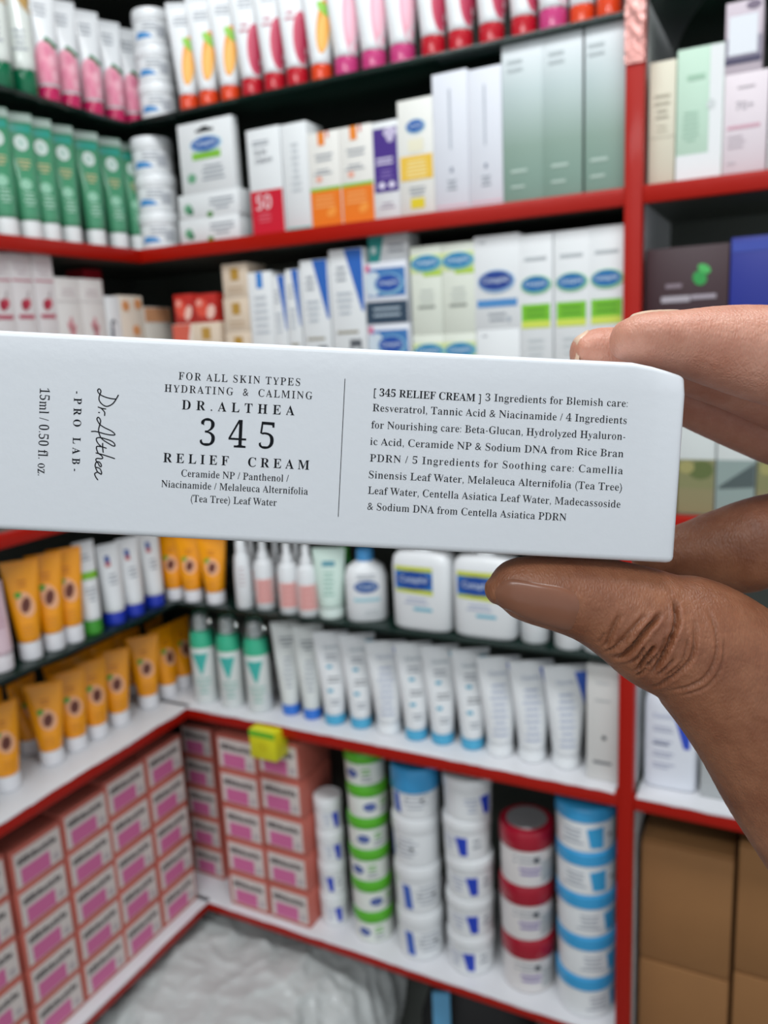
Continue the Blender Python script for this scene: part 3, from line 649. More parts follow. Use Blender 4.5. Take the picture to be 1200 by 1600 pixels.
def j_sky(b, S, r, h, hb):
    b.quad(S, (r * .22, h * .12), (r * .62, h * .10), (r * .62, h * .60), (r * .10, h * .56), ink('#3aa6dc'), .0006)
    b.bars(S, -r * .35, h * .52, r * .75, 4, h * .1, ink('#aab0ba'), seed=9)
    b.ell(S, r * .80, h * .36, r * .05, h * .04, DARK(), .0007, 10)

def carton(name, w, h, dep, body, paint=None, bevel=.0007):
    b = MB(); b.box(-w / 2 + .0002, w / 2 - .0002, 0, dep, 0, h, body, bevel, 2)
    # tuck flap seam on the top
    b.rect(lambda x, z: -z, -w * .45, w * .45, 0, 0, body, 0, 1, 1) if False else None
    if paint: paint(b, flat_surf(0.0), w, h)
    b2 = b.build(name)
    return b2
def oval(b, S, cx, cz, rx, rz, blue='#1f5fae', halo=None, order=0):
    o = order * .0006
    if halo: b.ell(S, cx + rx * .04, cz - rz * .08, rx * 1.13, rz * 1.22, ink(halo), .0004 + o, 26)
    b.ell(S, cx, cz, rx, rz, ink(blue), .0007 + o, 28)
    b.text(S, 'Cetaphil', cx, cz, rx * 1.5, ink('#dce8f2'), .0010 + o)
def c_spot(b, S, w, h):
    b.ell(S, -w * .34, h * .42, w * .07, h * .2, ink('#6fa884'), .0004, 16); b.ell(S, -w * .30, h * .30, w * .05, h * .14, ink('#3c7c58'), .0006, 16)
    b.ell(S, w * .02, h * .10, w * .05, h * .12, ink('#4a8a2c'), .0006, 16); b.bars(S, w * .22, h * .68, w * .4, 3, h * .18, GREY(), seed=2)
def c_hang(b, S, w, h):
    b.rect(S, -w * .16, w * .16, h * .845, h * .885, ink('#15181c'), .0004); b.ell(S, 0, h * .885, w * .09, h * .035, ink('#15181c'), .0005, 16)
    oval(b, S, 0, h * .68, w * .26, h * .095, '#1f5fae', '#b7d9e8')
    b.rect(S, -w * .26, w * .26, h * .47, h * .57, ink('#86c440'), .0004)
    b.ell(S, -w * .30, h * .22, w * .08, h * .07, ink('#6fa884'), .0004, 16); b.bars(S, w * .1, h * .36, w * .5, 4, h * .06, GREY(), seed=3)
def c_sun(b, S, w, h):
    b.rect(S, -w / 2 + .001, w / 2 - .001, .001, h * .42, ink('#cf1430'), .0004)
    b.text(S, 'SUN', -w * .10, h * .78, w * .34, ink('#454b58'), .0006); b.text(S, 'CREAM', -w * .02, h * .70, w * .50, ink('#454b58'), .0006)
    b.bars(S, -w * .08, h * .88, w * .5, 2, h * .03, GREY(), seed=2)
    b.text(S, '50', -w * .10, h * .31, w * .46, ink('#f0dfe2'), .0009); b.bars(S, -w * .1, h * .20, w * .5, 3, h * .035, ink('#e06878'), .0007, seed=3)
def c_teal(b, S, w, h):
    b.rect(S, -w / 2 + .001, w / 2 - .001, .001, h * .03, ink('#5cb8b0'), .0004); b.bars(S, 0, h * .8, w * .4, 8, h * .06, ink('#c3c8cc'), seed=4)
def c_orange(b, S, w, h):
    b.rect(S, -w / 2 + .001, w / 2 - .001, .001, h * .385, ink('#ee7a16'), .0004); b.rect(S, -w / 2 + .001, w / 2 - .001, h * .385, h * .42, ink('#7fbf3a'), .0004)
    b.rect(S, -w * .16, w * .05, h * .86, h * .998, ink('#f08a2a'), .0004)
    b.rect(S, w * .12, w * .18, h * .93, h * .998, ink('#d8441c'), .0004)
    b.bars(S, 0, h * .76, w * .8, 2, h * .05, GREY(), seed=7); b.bars(S, -w * .05, h * .60, w * .6, 2, h * .035, GREY(), seed=8)
    b.ell(S, -w * .18, h * .51, w * .10, h * .03, ink('#f0a890'), .0005, 14); b.bars(S, -w * .05, h * .32, w * .7, 3, h * .05, ink('#f6a860'), .0006, seed=5)
    b.ell(S, w * .16, h * .15, w * .16, h * .045, ink('#f69a3c'), .0006, 16, .5)
def c_purple(b, S, w, h):
    b.rect(S, -w * .46, w * .46, h * .28, h * .93, ink('#472a86'), .0004); b.ell(S, w * .2, h * .88, w * .26, h * .05, ink('#c9c0dc'), .0006, 18); b.ell(S, w * .2, h * .82, w * .14, h * .04, ink('#c9c0dc'), .0007, 18)
    b.bars(S, -w * .05, h * .62, w * .7, 2, h * .045, ink('#d8d0e8'), .0006, seed=6, thick=.5); b.bars(S, 0, h * .50, w * .6, 3, h * .035, ink('#8a74b8'), .0006, seed=7)
    b.ell(S, -w * .18, h * .35, w * .13, h * .035, ink('#ded8ec'), .0006, 16); b.ell(S, w * .2, h * .35, w * .13, h * .035, ink('#ded8ec'), .0006, 16)
    b.bars(S, 0, h * .16, w * .6, 2, h * .04, ink('#a898a8'), seed=8)
def c_yellow(b, S, w, h):
    oval(b, S, 0, h * .77, w * .25, h * .052, '#1f5fae', '#a8cfe0'); b.rect(S, -w * .46, w * .46, h * .31, h * .52, ink('#edc244'), .0004)
    b.bars(S, 0, h * .47, w * .6, 5, h * .032, ink('#f8e6a8'), .0006, seed=5); b.rect(S, -w * .20, w * .20, h * .06, h * .15, ink('#e0cc28'), .0004); b.bars(S, 0, h * .24, w * .5, 3, h * .03, GREY(), seed=6)
    b.rect(S, -w * .22, w * .22, h * .55, h * .66, ink('#ece8cf'), .0004)
def c_tall(b, S, w, h):
    b.rect(S, -w * .04, w * .02, h * .45, h * .88, ink('#b8bec8'), .0004, 2, 8); b.bars(S, 0, h * .22, w * .4, 3, h * .03, GREY(), seed=4); b.ell(S, 0, h * .30, w * .05, h * .02, ink('#8890a0'), .0005, 12)
    b.rect(S, -w * .46, w * .46, h * .03, h * .045, ink('#e0bcc8'), .0004)
def c_cream(b, S, w, h):
    b.bars(S, 0, h * .72, w * .6, 2, h * .06, ink('#b3ad98'), seed=2); b.bars(S, 0, h * .60, w * .6, 2, h * .05, ink('#a8a28e'), seed=3); b.rect(S, -w * .5, w * .5, h * .385, h * .39, ink('#b8b3a0'), .0004); b.bars(S, 0, h * .48, w * .5, 2, h * .04, ink('#c3bda8'), seed=3)
def c_mint(b, S, w, h):
    b.rect(S, w * .20, w / 2 - .0008, .001, h - .001, ink('#e8ebec'), .0004); b.rect(S, -w / 2 + .0008, w * .2, .001, h * .20, ink('#e8ebec'), .0004)
    b.rect(S, -w * .28, w * .10, h * .76, h * .80, ink('#a4c9b0'), .0004); b.bars(S, -w * .18, h * .52, w * .36, 7, h * .035, ink('#a9ccb6'), seed=5)
    b.ell(S, w * .24, h * .56, w * .09, h * .04, ink('#d0d6d6'), .0006, 18)
def c_number(b, S, w, h):
    b.text(S, '70+', -w * .02, h * .68, w * .40, ink('#aaa3aa'), .0005); b.bars(S, 0, h * .86, w * .4, 1, h * .05, ink('#c0b6bc'), seed=2)
    b.rect(S, -w * .40, w * .34, h * .455, h * .49, ink('#d2a3b2'), .0004); b.bars(S, -w * .1, h * .38, w * .5, 3, h * .05, ink('#bfb2ba'), left=-w * .38, seed=3); b.bars(S, -w * .1, h * .12, w * .3, 1, h * .05, ink('#c3b8be'), left=-w * .38, seed=4)
def c_window(b, S, w, h):
    b.rect(S, -w * .48, w * .48, h * .18, h * .5, ink('#8d8798'), .0003); b.rect(S, -w * .40, w * .36, h * .26, h * .80, ink('#e4e8ee'), .0006); b.rect(S, -w * .48, w * .48, h * .13, h * .22, ink('#4a4560'), .0004)
    b.ell(S, w * .24, h * .92, w * .2, h * .06, ink('#7a6c80'), .0005, 16)
def c_plain(b, S, w, h):
    b.bars(S, 0, h * .8, w * .5, 3, h * .06, GREY(), seed=4)
def c_cherry(b, S, w, h):
    b.rect(S, -w * .46, w * .46, h * .80, h * .815, ink('#c07a88'), .0004); b.bars(S, 0, h * .93, w * .7, 3, h * .035, ink('#c9bcc0'), seed=2)
    b.ell(S, -w * .02, h * .63, w * .17, h * .042, ink('#a8203c'), .0005, 20); b.ell(S, w * .14, h * .645, w * .12, h * .034, ink('#c23a50'), .0007, 18); b.quad(S, (w * .05, h * .66), (w * .09, h * .66), (w * .24, h * .73), (w * .20, h * .73), ink('#6a4a48'), .0006)
    b.rect(S, -w * .36, w * .36, h * .53, h * .56, ink('#b84860'), .0004); b.rect(S, -w * .36, w * .36, h * .36, h * .40, ink('#6a5a60'), .0004); b.rect(S, -w * .44, w * .44, h * .22, h * .33, ink('#b02a52'), .0004); b.ell(S, 0, h * .33, w * .3, h * .03, ink('#b02a52'), .0005, 18)
def c_floral(b, S, w, h):
    b.rect(S, -w * .48, w * .48, h * .80, h * .806, ink('#b8b0b2'), .0004); b.bars(S, 0, h * .90, w * .7, 2, h * .04, ink('#d0c4c6'), seed=3)
    for x, z, t in [(-.07, .58, .4), (.07, .56, -.4), (0, .62, 0), (0, .53, .2)]: b.ell(S, w * x, h * z, w * .07, h * .055, ink('#cf8a92'), .0005, 14, t)
    b.ell(S, 0, h * .575, w * .04, h * .02, ink('#8a6a60'), .0008, 12)
def c_red(b, S, w, h):
    b.bars(S, 0, h * .9, w * .6, 2, h * .03, ink('#e8a0a0'), seed=3)
def c_swirl(b, S, w, h):
    b.ell(S, -w * .1, h * .72, w * .2, h * .06, ink('#2a2f48'), .0005, 18); b.ell(S, w * .06, h * .66, w * .16, h * .10, ink('#e6e8ea'), .0007, 18, .3); b.ell(S, -w * .24, h * .64, w * .1, h * .06, ink('#3a4058'), .0006, 16)
def c_flower(b, S, w, h):
    for x, z in [(-.25, .90), (.28, .92), (.12, .66)]:
        for k in range(5):
            t = k * 1.257; b.ell(S, w * (x + .09 * math.cos(t)), h * z + w * .09 * math.sin(t), w * .085, w * .085, ink('#e3a066'), .0004 + k * .0001, 12)
        b.ell(S, w * x, h * z, w * .05, w * .05, ink('#c0602c'), .0010, 10)
def c_orangetop(b, S, w, h):
    b.rect(S, -w * .47, w * .47, h * .84, h * .99, ink('#d49a70'), .0004); b.bars(S, 0, h * .62, w * .6, 3, h * .06, GREY(), seed=5)
def c_gold(b, S, w, h):
    b.rect(S, -w * .16, w * .16, h * .52, h * .86, ink('#b98f3c', .3), .0004); b.bars(S, 0, h * .30, w * .6, 2, h * .13, ink('#c2a88a'), seed=2)
def c_redside(b, S, w, h):
    b.quad(S, (-w / 2 + .001, .001), (w * .1, .001), (w * .45, h - .001), (-w / 2 + .001, h - .001), ink('#d4604c'), .0004)
def c_straw(b, S, w, h):
    b.ell(S, -w * .12, h * .52, w * .28, h * .34, ink('#e0503c'), .0004, 22, .3); b.ell(S, w * .26, h * .36, w * .18, h * .26, ink('#efc3b4'), .0006, 18, -.4); b.ell(S, -w * .22, h * .70, w * .14, h * .12, ink('#f0a090'), .0007, 16)
def c_bluetab(b, S, w, h):
    b.rect(S, -w * .12, w * .14, h * .86, h * .995, ink('#2f83d2'), .0004); b.bars(S, 0, h * .78, w * .6, 6, h * .06, ink('#c0c6cc'), seed=5)
def c_corner(b, S, w, h):
    b.quad(S, (w * .40, h * .52), (w * .47, h * .52), (w * .47, h * .995), (-w * .05, h * .995), ink('#2c67bd'), .0004)
    b.bars(S, -w * .16, h * .86, w * .4, 3, h * .045, GREY(), seed=3); b.bars(S, -w * .1, h * .66, w * .5, 4, h * .05, ink('#b8c0c8'), seed=6); b.bars(S, -w * .05, h * .36, w * .7, 1, h * .05, ink('#98907a'), seed=6)
    b.rect(S, w * .0, w * .34, h * .06, h * .30, ink('#5c6066'), .0004); b.rect(S, w * .05, w * .30, h * .1, h * .24, ink('#d8dcde'), .0006)
def c_navy(b, S, w, h):
    b.rect(S, -w * .49, w * .49, .001, h * .37, ink('#2f4458'), .0004); b.rect(S, -w * .42, w * .46, h * .45, h * .90, ink('#3e79b8'), .0004); b.ell(S, -w * .3, h * .66, w * .2, h * .2, ink('#cfdce6'), .0005, 18); b.rect(S, -w * .48, -w * .36, h * .86, h * .97, ink('#d87a9c'), .0005)
    oval(b, S, w * .06, h * .66, w * .30, h * .14, '#1f4fa8', '#8fc4dc', 1); b.bars(S, 0, h * .25, w * .7, 2, h * .1, ink('#a8b8c4'), .0006, seed=6)
def c_tealwhite(b, S, w, h):
    b.quad(S, (-w * .49, .001), (-w * .22, .001), (-w * .10, h - .001), (-w * .49, h - .001), ink('#2fa09a'), .0004); b.rect(S, -w * .42, -w * .3, h * .35, h * .6, ink('#d4e8e6'), .0006); b.bars(S, w * .2, h * .6, w * .4, 2, h * .2, GREY(), seed=2)
def c_oval(b, S, w, h):
    b.rect(S, -w * .49, w * .49, h * .70, h * .90, ink('#d9e6a0'), .0003); b.rect(S, -w * .1, w * .49, h * .66, h * .72, ink('#b8d850'), .0004); oval(b, S, 0, h * .81, w * .44, h * .078, '#2f86b8', '#7fc4c8', 1)
    b.rect(S, -w * .3, w * .25, h * .30, h * .33, ink('#8a9088'), .0004); b.bars(S, 0, h * .50, w * .6, 3, h * .06, ink('#c8cec6'), seed=3)
def c_strip(b, S, w, h):
    oval(b, S, -w * .02, h * .52, w * .36, h * .10, '#1d3f92', '#8fb4d8', 1); b.rect(S, -w * .44, w * .44, h * .24, h * .32, ink('#4f8fca'), .0004); b.bars(S, 0, h * .16, w * .6, 2, h * .06, GREY(), seed=4); b.ell(S, w * .26, h * .10, w * .05, h * .03, ink('#b0b8c0'), .0005, 12); b.bars(S, -w * .3, h * .93, w * .2, 1, h * .03, GREY(), seed=1)
def c_lime(b, S, w, h):
    b.rect(S, -w * .42, w * .42, h * .38, h * .51, ink('#7cc52e'), .0004); b.rect(S, -w * .42, w * .42, h * .34, h * .39, ink('#d4e25a'), .0005); oval(b, S, 0, h * .65, w * .40, h * .054, '#1f6fae', '#8ccf9c', 1)
    b.rect(S, -w * .32, w * .32, h * .815, h * .84, ink('#bcc2c5'), .0004); b.bars(S, 0, h * .47, w * .6, 2, h * .04, ink('#4f9a1c'), .0007, seed=2); b.bars(S, 0, h * .25, w * .5, 3, h * .05, ink('#c6ccce'), seed=6)
def c_land(b, S, w, h):
    b.rect(S, -w * .49, w * .49, .001, h * .42, ink('#84845a'), .0004); b.ell(S, w * .15, h * .34, w * .32, h * .07, ink('#5f6c3a'), .0006, 20, .1); b.ell(S, -w * .22, h * .36, w * .2, h * .05, ink('#a09a62'), .0007, 18)
    b.rect(S, -w * .49, w * .49, .001, h * .2, ink('#8d8560'), .0008)
def c_slope(b, S, w, h):
    b.rect(S, -w * .49, w * .49, .001, h * .42, ink('#8fa09c'), .0004); b.quad(S, (-w * .42, h * .2), (w * .48, h * .22), (w * .48, h * .40), (-w * .42, h * .22), ink('#4f5c5c'), .0006)
def c_maroon(b, S, w, h):
    b.bars(S, -w * .12, h * .72, w * .3, 1, h * .06, ink('#8a7a84'), seed=3, left=-w * .25, thick=.5); b.rect(S, -w * .30, w * .05, h * .60, h * .645, ink('#b0a8b0'), .0006); b.bars(S, w * .24, h * .63, w * .36, 1, h * .07, ink('#a89ea8'), seed=5, left=w * .06, thick=.45)
    b.ell(S, w * .16, h * .765, w * .08, h * .055, ink('#2f9a4a'), .0006, 18, .6); b.ell(S, w * .21, h * .83, w * .05, h * .05, ink('#4cb85e'), .0008, 16, 1.0)
def c_bluebox(b, S, w, h):
    b.rect(S, -w * .49, w * .49, h * .90, h * .97, ink('#3a4ca8'), .0004)
def c_print(b, S, w, h):
    b.bars(S, 0, h * .85, w * .6, 1, h * .03, ink('#c0c4c6'), seed=3); b.bars(S, 0, h * .70, w * .7, 1, h * .03, ink('#b0b4b6'), seed=4); b.ell(S, w * .05, h * .38, w * .07, h * .02, DARK(), .0005, 12); b.bars(S, 0, h * .16, w * .75, 1, h * .05, ink('#6a6e74'), seed=9, thick=.45)
def c_grey(b, S, w, h):
    b.rect(S, -w * .25, w * .42, h * .35, h * .85, ink('#a6abad'), .0004); b.bars(S, 0, h * .3, w * .5, 2, h * .05, ink('#7c8286'), seed=3)
def c_yellowgreen(b, S, w, h):
    b.rect(S, -w * .49, w * .49, h * .78, h * .995, ink('#6cbc2a'), .0004); b.ell(S, 0, h * .45, w * .2, h * .18, ink('#d0c814'), .0005, 16)
def c_pinkbox(b, S, w, h):
    b.rect(S, -w * .44, w * .46, h * .10, h * .90, ink('#d6cdc8'), .0004)
    rng = random.Random(5); x = -w * .38
    while x < w * .32:
        q = w * (.03 + .05 * rng.random()); b.rect(S, x, x + q, h * .60, h * (.70 + .06 * rng.random()), ink('#4a4648'), .0006, 1, 1); x += q + w * .012
    b.rect(S, -w * .34, w * .22, h * .12, h * .50, ink('#cf6a9c'), .0006); b.rect(S, w * .28, w * .40, h * .18, h * .34, ink('#b8aeb0'), .0006)

def bottle(name, w, h, parts, paint=None, dep=None, n=2, front=False):
    """parts: list of (part name, material, [(z, half width, half depth, exponent)...]); the first one takes the print"""
    root = empty(name)
    for i, (pn, m, secs) in enumerate(parts):
        cy = 0.0
        if front: cy = max(s[2] for s in parts[0][2])
        b = MB(); b.loft(secs, m, 40, cy)
        if i == 0 and paint: paint(b, loft_surf(secs, cy), w / 2, h)
        b.build(pn, root, 35)
    return root

def b_pump(b, S, r, h):
    oval(b, S, 0, h * .50, r * .58, h * .085, '#2a5aa0', None); b.rect(S, -r * .62, r * .62, h * .29, h * .34, ink('#a9d3de'), .0005); b.bars(S, 0, h * .66, r * .9, 2, h * .04, GREY(), seed=2); b.bars(S, r * .2, h * .15, r * .9, 2, h * .04, ink('#c4cacc'), seed=3)
def b_oval(b, S, r, h):
    b.quad(S, (-r * .80, h * .48), (r * .46, h * .46), (r * .46, h * .80), (-r * .80, h * .80), ink('#cdd62a'), .0004); b.rect(S, -r * .80, r * .46, h * .52, h * .745, ink('#2a74c4'), .0006); oval(b, S, -r * .17, h * .635, r * .60, h * .115, '#174a9e', None, 1)
    b.bars(S, -r * .1, h * .40, r * 1.0, 2, h * .05, ink('#b0b8d0'), seed=3); b.rect(S, -r * .2, r * .42, h * .26, h * .295, ink('#58b4cc'), .0005)
def b_spray(b, S, r, h):
    b.rect(S, -r * .85, r * .85, h * .10, h * .46, ink('#ecc0bc'), .0004, 12, 4); b.text(S, 'AVEC', 0, h * .30, r * 1.3, ink('#df8d88'), .0007) if False else b.bars(S, 0, h * .40, r * 1.3, 4, h * .08, ink('#df8d88'), .0007, seed=5, thick=.55)
def b_slim(b, S, r, h):
    b.bars(S, 0, h * .6, r * 1.2, 5, h * .06, ink('#d0c4c6'), seed=4)
def b_wedge(b, S, r, h):
    b.quad(S, (r * .50, h * .45), (r * .72, h * .45), (r * .70, h * .80), (r * .10, h * .80), ink('#2a4cc0'), .0005); b.text(S, 'CeraVe', -r * .25, h * .76, r * .75, ink('#8a90b8'), .0006)
    for z in (.64, .50, .38, .26): b.bars(S, 0, h * z, r * .9, 2, h * .035, ink('#a9aec4'), left=-r * .62, seed=int(z * 100))
    b.rect(S, -r * .62, -r * .05, h * .46, h * .48, ink('#707894'), .0006)
def b_can(b, S, r, h):
    b.quad(S, (-r * .1, h * .33), (r * .02, h * .33), (r * .55, h * .56), (-r * .75, h * .56), ink('#3fb4aa'), .0005); b.bars(S, 0, h * .28, r * 1.2, 4, h * .05, ink('#9ac4bc'), seed=2)

def build_kind(k, w, h):
    T = {
     'mango_tube': ('cosmetic_tube', WHITE(), plastic('#dd4318', .18), p_mango), 'crimson_tube': ('cosmetic_tube', WHITE(), plastic('#bb1226', .18), p_crimson),
     'pink_tube': ('cosmetic_tube', WHITE(), plastic('#c63e7c', .18), p_pink), 'rose_tube': ('cosmetic_tube', WHITE(), plastic('#c2225c', .18), p_rose),
     'leaf_tube': ('cosmetic_tube', plastic('#e2e8e2', .08), plastic('#0c6a46', .12), p_leaf), 'green_tube': ('cosmetic_tube', mat('green_gel', '#4a966f', .16, coat=.5, var=.08, var_scale=30), plastic('#e4e8e8'), p_green),
     'orange_tube': ('sunscreen_tube', mat('orange_plastic', '#f8a008', .26, coat=.2), plastic('#e6e6ea'), p_orange), 'green_band_tube': ('cosmetic_tube', WHITE(), plastic('#3f9a2c'), p_band),
     'blue_cap_tube': ('cosmetic_tube', WHITE(), plastic('#1a35b4'), p_blue_cap), 'pale_green_tube': ('cosmetic_tube', plastic('#cfe4da'), plastic('#d9e8e2'), p_pale_green),
     'dark_blue_cap_tube': ('cosmetic_tube', plastic('#dfe4e2'), plastic('#2f74d2'), p_dark_blue), 'sky_cap_tube': ('cosmetic_tube', WHITE(), plastic('#49a8cf'), p_sky),
     'white_cap_tube': ('cosmetic_tube', WHITE(), WHITE(), p_white_cap), 'pale_pink_bottle': ('cosmetic_tube', plastic('#e2c6d0'), plastic('#e8e2e6'), p_pale_pink)}
    if k in T:
        nm, bm_, cm, pt = T[k]
        ch = {'orange_tube': .19, 'rose_tube': .13, 'mango_tube': .14, 'crimson_tube': .15, 'pink_tube': .15, 'leaf_tube': .17, 'green_tube': .15, 'sky_cap_tube': .115, 'dark_blue_cap_tube': .115, 'white_cap_tube': .13, 'pale_pink_bottle': .2}.get(k, .16)
        wide = {'green_tube': 1.28, 'blue_cap_tube': 1.12, 'green_band_tube': 1.12, 'pale_pink_bottle': 1.15, 'rose_tube': 1.35, 'leaf_tube': 1.25, 'orange_tube': 1.58, 'pale_green_tube': 1.3}.get(k, 1.62)
        return tube(nm, w, h, bm_, cm, pt, ch, wide)
    J = {
     'blue_mark_jar': (WHITE(), WHITE(), .34, j_blue, None), 'small_blue_mark_jar': (WHITE(), WHITE(), .36, j_mark, None), 'white_tub': (WHITE(), WHITE(), .30, j_tub, None),
     'blue_lid_tub': (WHITE(), plastic('#3b9ad2'), .46, j_tub, None), 'blue_mark_tub': (WHITE(), WHITE(), .30, j_mark, None), 'green_lid_jar': (plastic('#e4e9e2'), plastic('#58b428'), .33, j_green, None),
     'red_lid_jar': (plastic('#e2dedd'), plastic('#a3142c', .16), .34, j_red, mat('silver_disc', '#c9c6c8', .2, metal=.6)), 'sky_lid_jar': (WHITE(), plastic('#3aa0d8'), .30, j_sky, None)}
    if k in J:
        bm_, lm, lf, pt, tp = J[k]; return jar('cream_jar', w, h, bm_, lm, lf, pt, tp)
    Cn = {
     'spot_box': (.05, CARD(), c_spot), 'hang_card_box': (.014, CARD(), c_hang), 'sun_cream_carton': (.045, CARD(), c_sun), 'teal_foot_carton': (.045, CARD(), c_teal), 'orange_foot_carton': (.042, paper('#e8e6e0'), c_orange),
     'purple_carton': (.042, CARD(), c_purple), 'yellow_band_carton': (.042, paper('#e8e8e2'), c_yellow), 'tall_white_carton': (.05, paper('#dfe2ea'), c_tall), 'cream_carton': (.04, paper('#dcd7c2'), c_cream),
     'mint_carton': (.05, paper('#bfdcc8'), c_mint), 'pink_number_carton': (.05, paper('#e3d8de'), c_number), 'window_box': (.045, paper('#c9bcc6'), c_window), 'plain_white_carton': (.05, CARD(), c_plain),
     'cherry_carton': (.05, paper('#ddd8d8'), c_cherry), 'floral_carton': (.05, paper('#dedbd8'), c_floral), 'red_carton': (.04, paper('#b01a2a'), c_red), 'swirl_carton': (.045, CARD(), c_swirl), 'flower_carton': (.06, paper('#e2d6c6'), c_flower),
     'orange_top_carton': (.05, paper('#dcd6cc'), c_orangetop), 'gold_square_box': (.05, paper('#dccab4'), c_gold), 'red_side_box': (.05, paper('#e0d2c4'), c_redside), 'strawberry_box': (.05, paper('#b92a22'), c_straw),
     'blue_tab_carton': (.045, CARD(), c_bluetab), 'blue_corner_carton': (.045, CARD(), c_corner), 'navy_pack': (.05, paper('#dfe2ea'), c_navy), 'teal_white_box': (.04, CARD(), c_tealwhite), 'oval_carton': (.045, paper('#e2e7da'), c_oval),
     'blue_strip_carton': (.06, CARD(), c_strip), 'lime_label_carton': (.045, CARD(), c_lime), 'landscape_box': (.08, paper('#d5dbd9'), c_land), 'grey_slope_box': (.08, paper('#d5dbd9'), c_slope), 'maroon_box': (.08, paper('#3a2228'), c_maroon),
     'blue_box': (.08, paper('#1f2c8c'), c_bluebox), 'plain_print_carton': (.045, paper('#dad9d6'), c_print), 'grey_carton': (.05, paper('#b4b8b9'), c_grey), 'yellow_green_box': (.0355, paper('#dcd81c'), c_yellowgreen), 'pink_carton': (.10, paper('#c4685a'), c_pinkbox)}
    if k in Cn:
        dep, m, pt = Cn[k]; return carton('carton', w, h, dep, m, pt)
    if k == 'green_fade_carton':
        m = bpy.data.materials.get('fade_card')
        if not m:
            m = mat('fade_card', '#d5dedd', .35); nt = m.node_tree; bs = nt.nodes['Principled BSDF']
            tc = nt.nodes.new('ShaderNodeTexCoord'); sp = nt.nodes.new('ShaderNodeSeparateXYZ'); rp = nt.nodes.new('ShaderNodeValToRGB')
            nt.links.new(tc.outputs['Generated'], sp.inputs[0]); nt.links.new(sp.outputs['Z'], rp.inputs[0]); nt.links.new(rp.outputs[0], bs.inputs['Base Color'])
            e = rp.color_ramp.elements; e[0].position = .06; e[0].color = hexc('#86a698'); e[1].position = .95; e[1].color = hexc('#dfe5e8')
            q = e.new(.35); q.color = hexc('#93ac9f'); q = e.new(.70); q.color = hexc('#bccbcb')
        def pt(b, S, w, h):
            b.bars(S, 0, h * .20, w * .6, 1, h * .05, ink('#b4c9be'), left=-w * .3, seed=3); b.bars(S, 0, h * .10, w * .4, 1, h * .04, ink('#b4c9be'), left=-w * .3, seed=5); b.bars(S, 0, h * .88, w * .4, 2, h * .05, ink('#b8c2c4'), left=-w * .36, seed=6)
        return carton('carton', w, h, .06, m, pt)
    r = w / 2
    if k == 'slim_white_bottle':
        return bottle('bottle', w, h, [('bottle_body', WHITE(), [(0, r * .9, r * .9, 2), (h * .03, r, r, 2), (h * .5, r * .95, r * .95, 2), (h * .75, r * .8, r * .8, 2), (h * .8, r * .6, r * .6, 2)]), ('cap', WHITE(), [(h * .8, r * .62, r * .62, 2), (h * .97, r * .55, r * .55, 2), (h, r * .4, r * .4, 2)])], b_slim)
    if k == 'spray_bottle':
        return bottle('spray_bottle', w, h, [('bottle_body', WHITE(), [(0, r * .92, r * .92, 2), (h * .02, r, r, 2), (h * .60, r, r, 2), (h * .68, r * .85, r * .85, 2), (h * .72, r * .5, r * .5, 2)]), ('sprayer', WHITE(), [(h * .72, r * .55, r * .55, 2), (h * .80, r * .52, r * .52, 2), (h * .84, r * .36, r * .36, 2), (h * .98, r * .34, r * .34, 2), (h, r * .28, r * .28, 2)])], b_spray)
    if k == 'green_cap_bottle':
        return bottle('bottle', w, h, [('bottle_body', plastic('#3c8f50'), [(0, r * .92, r * .92, 2), (h * .02, r, r, 2), (h * .75, r, r, 2), (h * .8, r * .6, r * .6, 2)]), ('cap', plastic('#46a83c'), [(h * .8, r * .66, r * .66, 2), (h * .98, r * .62, r * .62, 2), (h, r * .5, r * .5, 2)])])
    if k == 'pump_bottle':
        return bottle('pump_bottle', w, h, [('bottle_body', WHITE(), [(0, r * .94, r * .66, 2.6), (h * .03, r, r * .70, 2.6), (h * .62, r, r * .70, 2.6), (h * .74, r * .88, r * .62, 2.4), (h * .82, r * .5, r * .42, 2.1), (h * .84, r * .36, r * .36, 2)]), ('cap', plastic('#4a9bd8'), [(h * .84, r * .42, r * .42, 2), (h * .985, r * .39, r * .39, 2), (h, r * .34, r * .34, 2)])], b_pump)
    if k == 'oval_bottle':
        d = .024
        return bottle('lotion_bottle', w, h, [('bottle_body', WHITE(), [(0, r * .86, d * .86, 4), (h * .015, r * .93, d * .95, 4.5), (h * .05, r * .985, d, 5), (h * .80, r * .985, d, 5), (h * .90, r * .95, d * .92, 4.5), (h * .955, r * .82, d * .75, 4), (h * .975, r * .5, d * .6, 3)]), ('cap', WHITE(), [(h * .975, r * .3, d * .62, 2), (h * 1.14, r * .3, d * .6, 2), (h * 1.15, r * .27, d * .55, 2)])], b_oval, front=True)
    if k == 'small_white_bottle':
        return bottle('bottle', w, h, [('bottle_body', WHITE(), [(0, r * .92, r * .92, 2), (h * .03, r, r, 2), (h * .70, r, r, 2), (h * .8, r * .6, r * .6, 2)]), ('cap', WHITE(), [(h * .8, r * .66, r * .66, 2), (h * .98, r * .62, r * .62, 2), (h, r * .5, r * .5, 2)])], b_slim)
    if k == 'blue_wedge_bottle':
        d = .022
        return bottle('lotion_bottle', w, h, [('bottle_body', plastic('#dfe3ec'), [(0, r * .90, d * .9, 5), (h * .02, r * .98, d, 5), (h * .84, r * .98, d, 5), (h * .93, r * .93, d * .9, 4.5), (h * .985, r * .74, d * .7, 4), (h, r * .5, d * .5, 3)]), ('cap', WHITE(), [(h, r * .34, d * .6, 2), (h * 1.14, r * .34, d * .6, 2), (h * 1.15, r * .3, d * .5, 2)])], b_wedge, front=True)
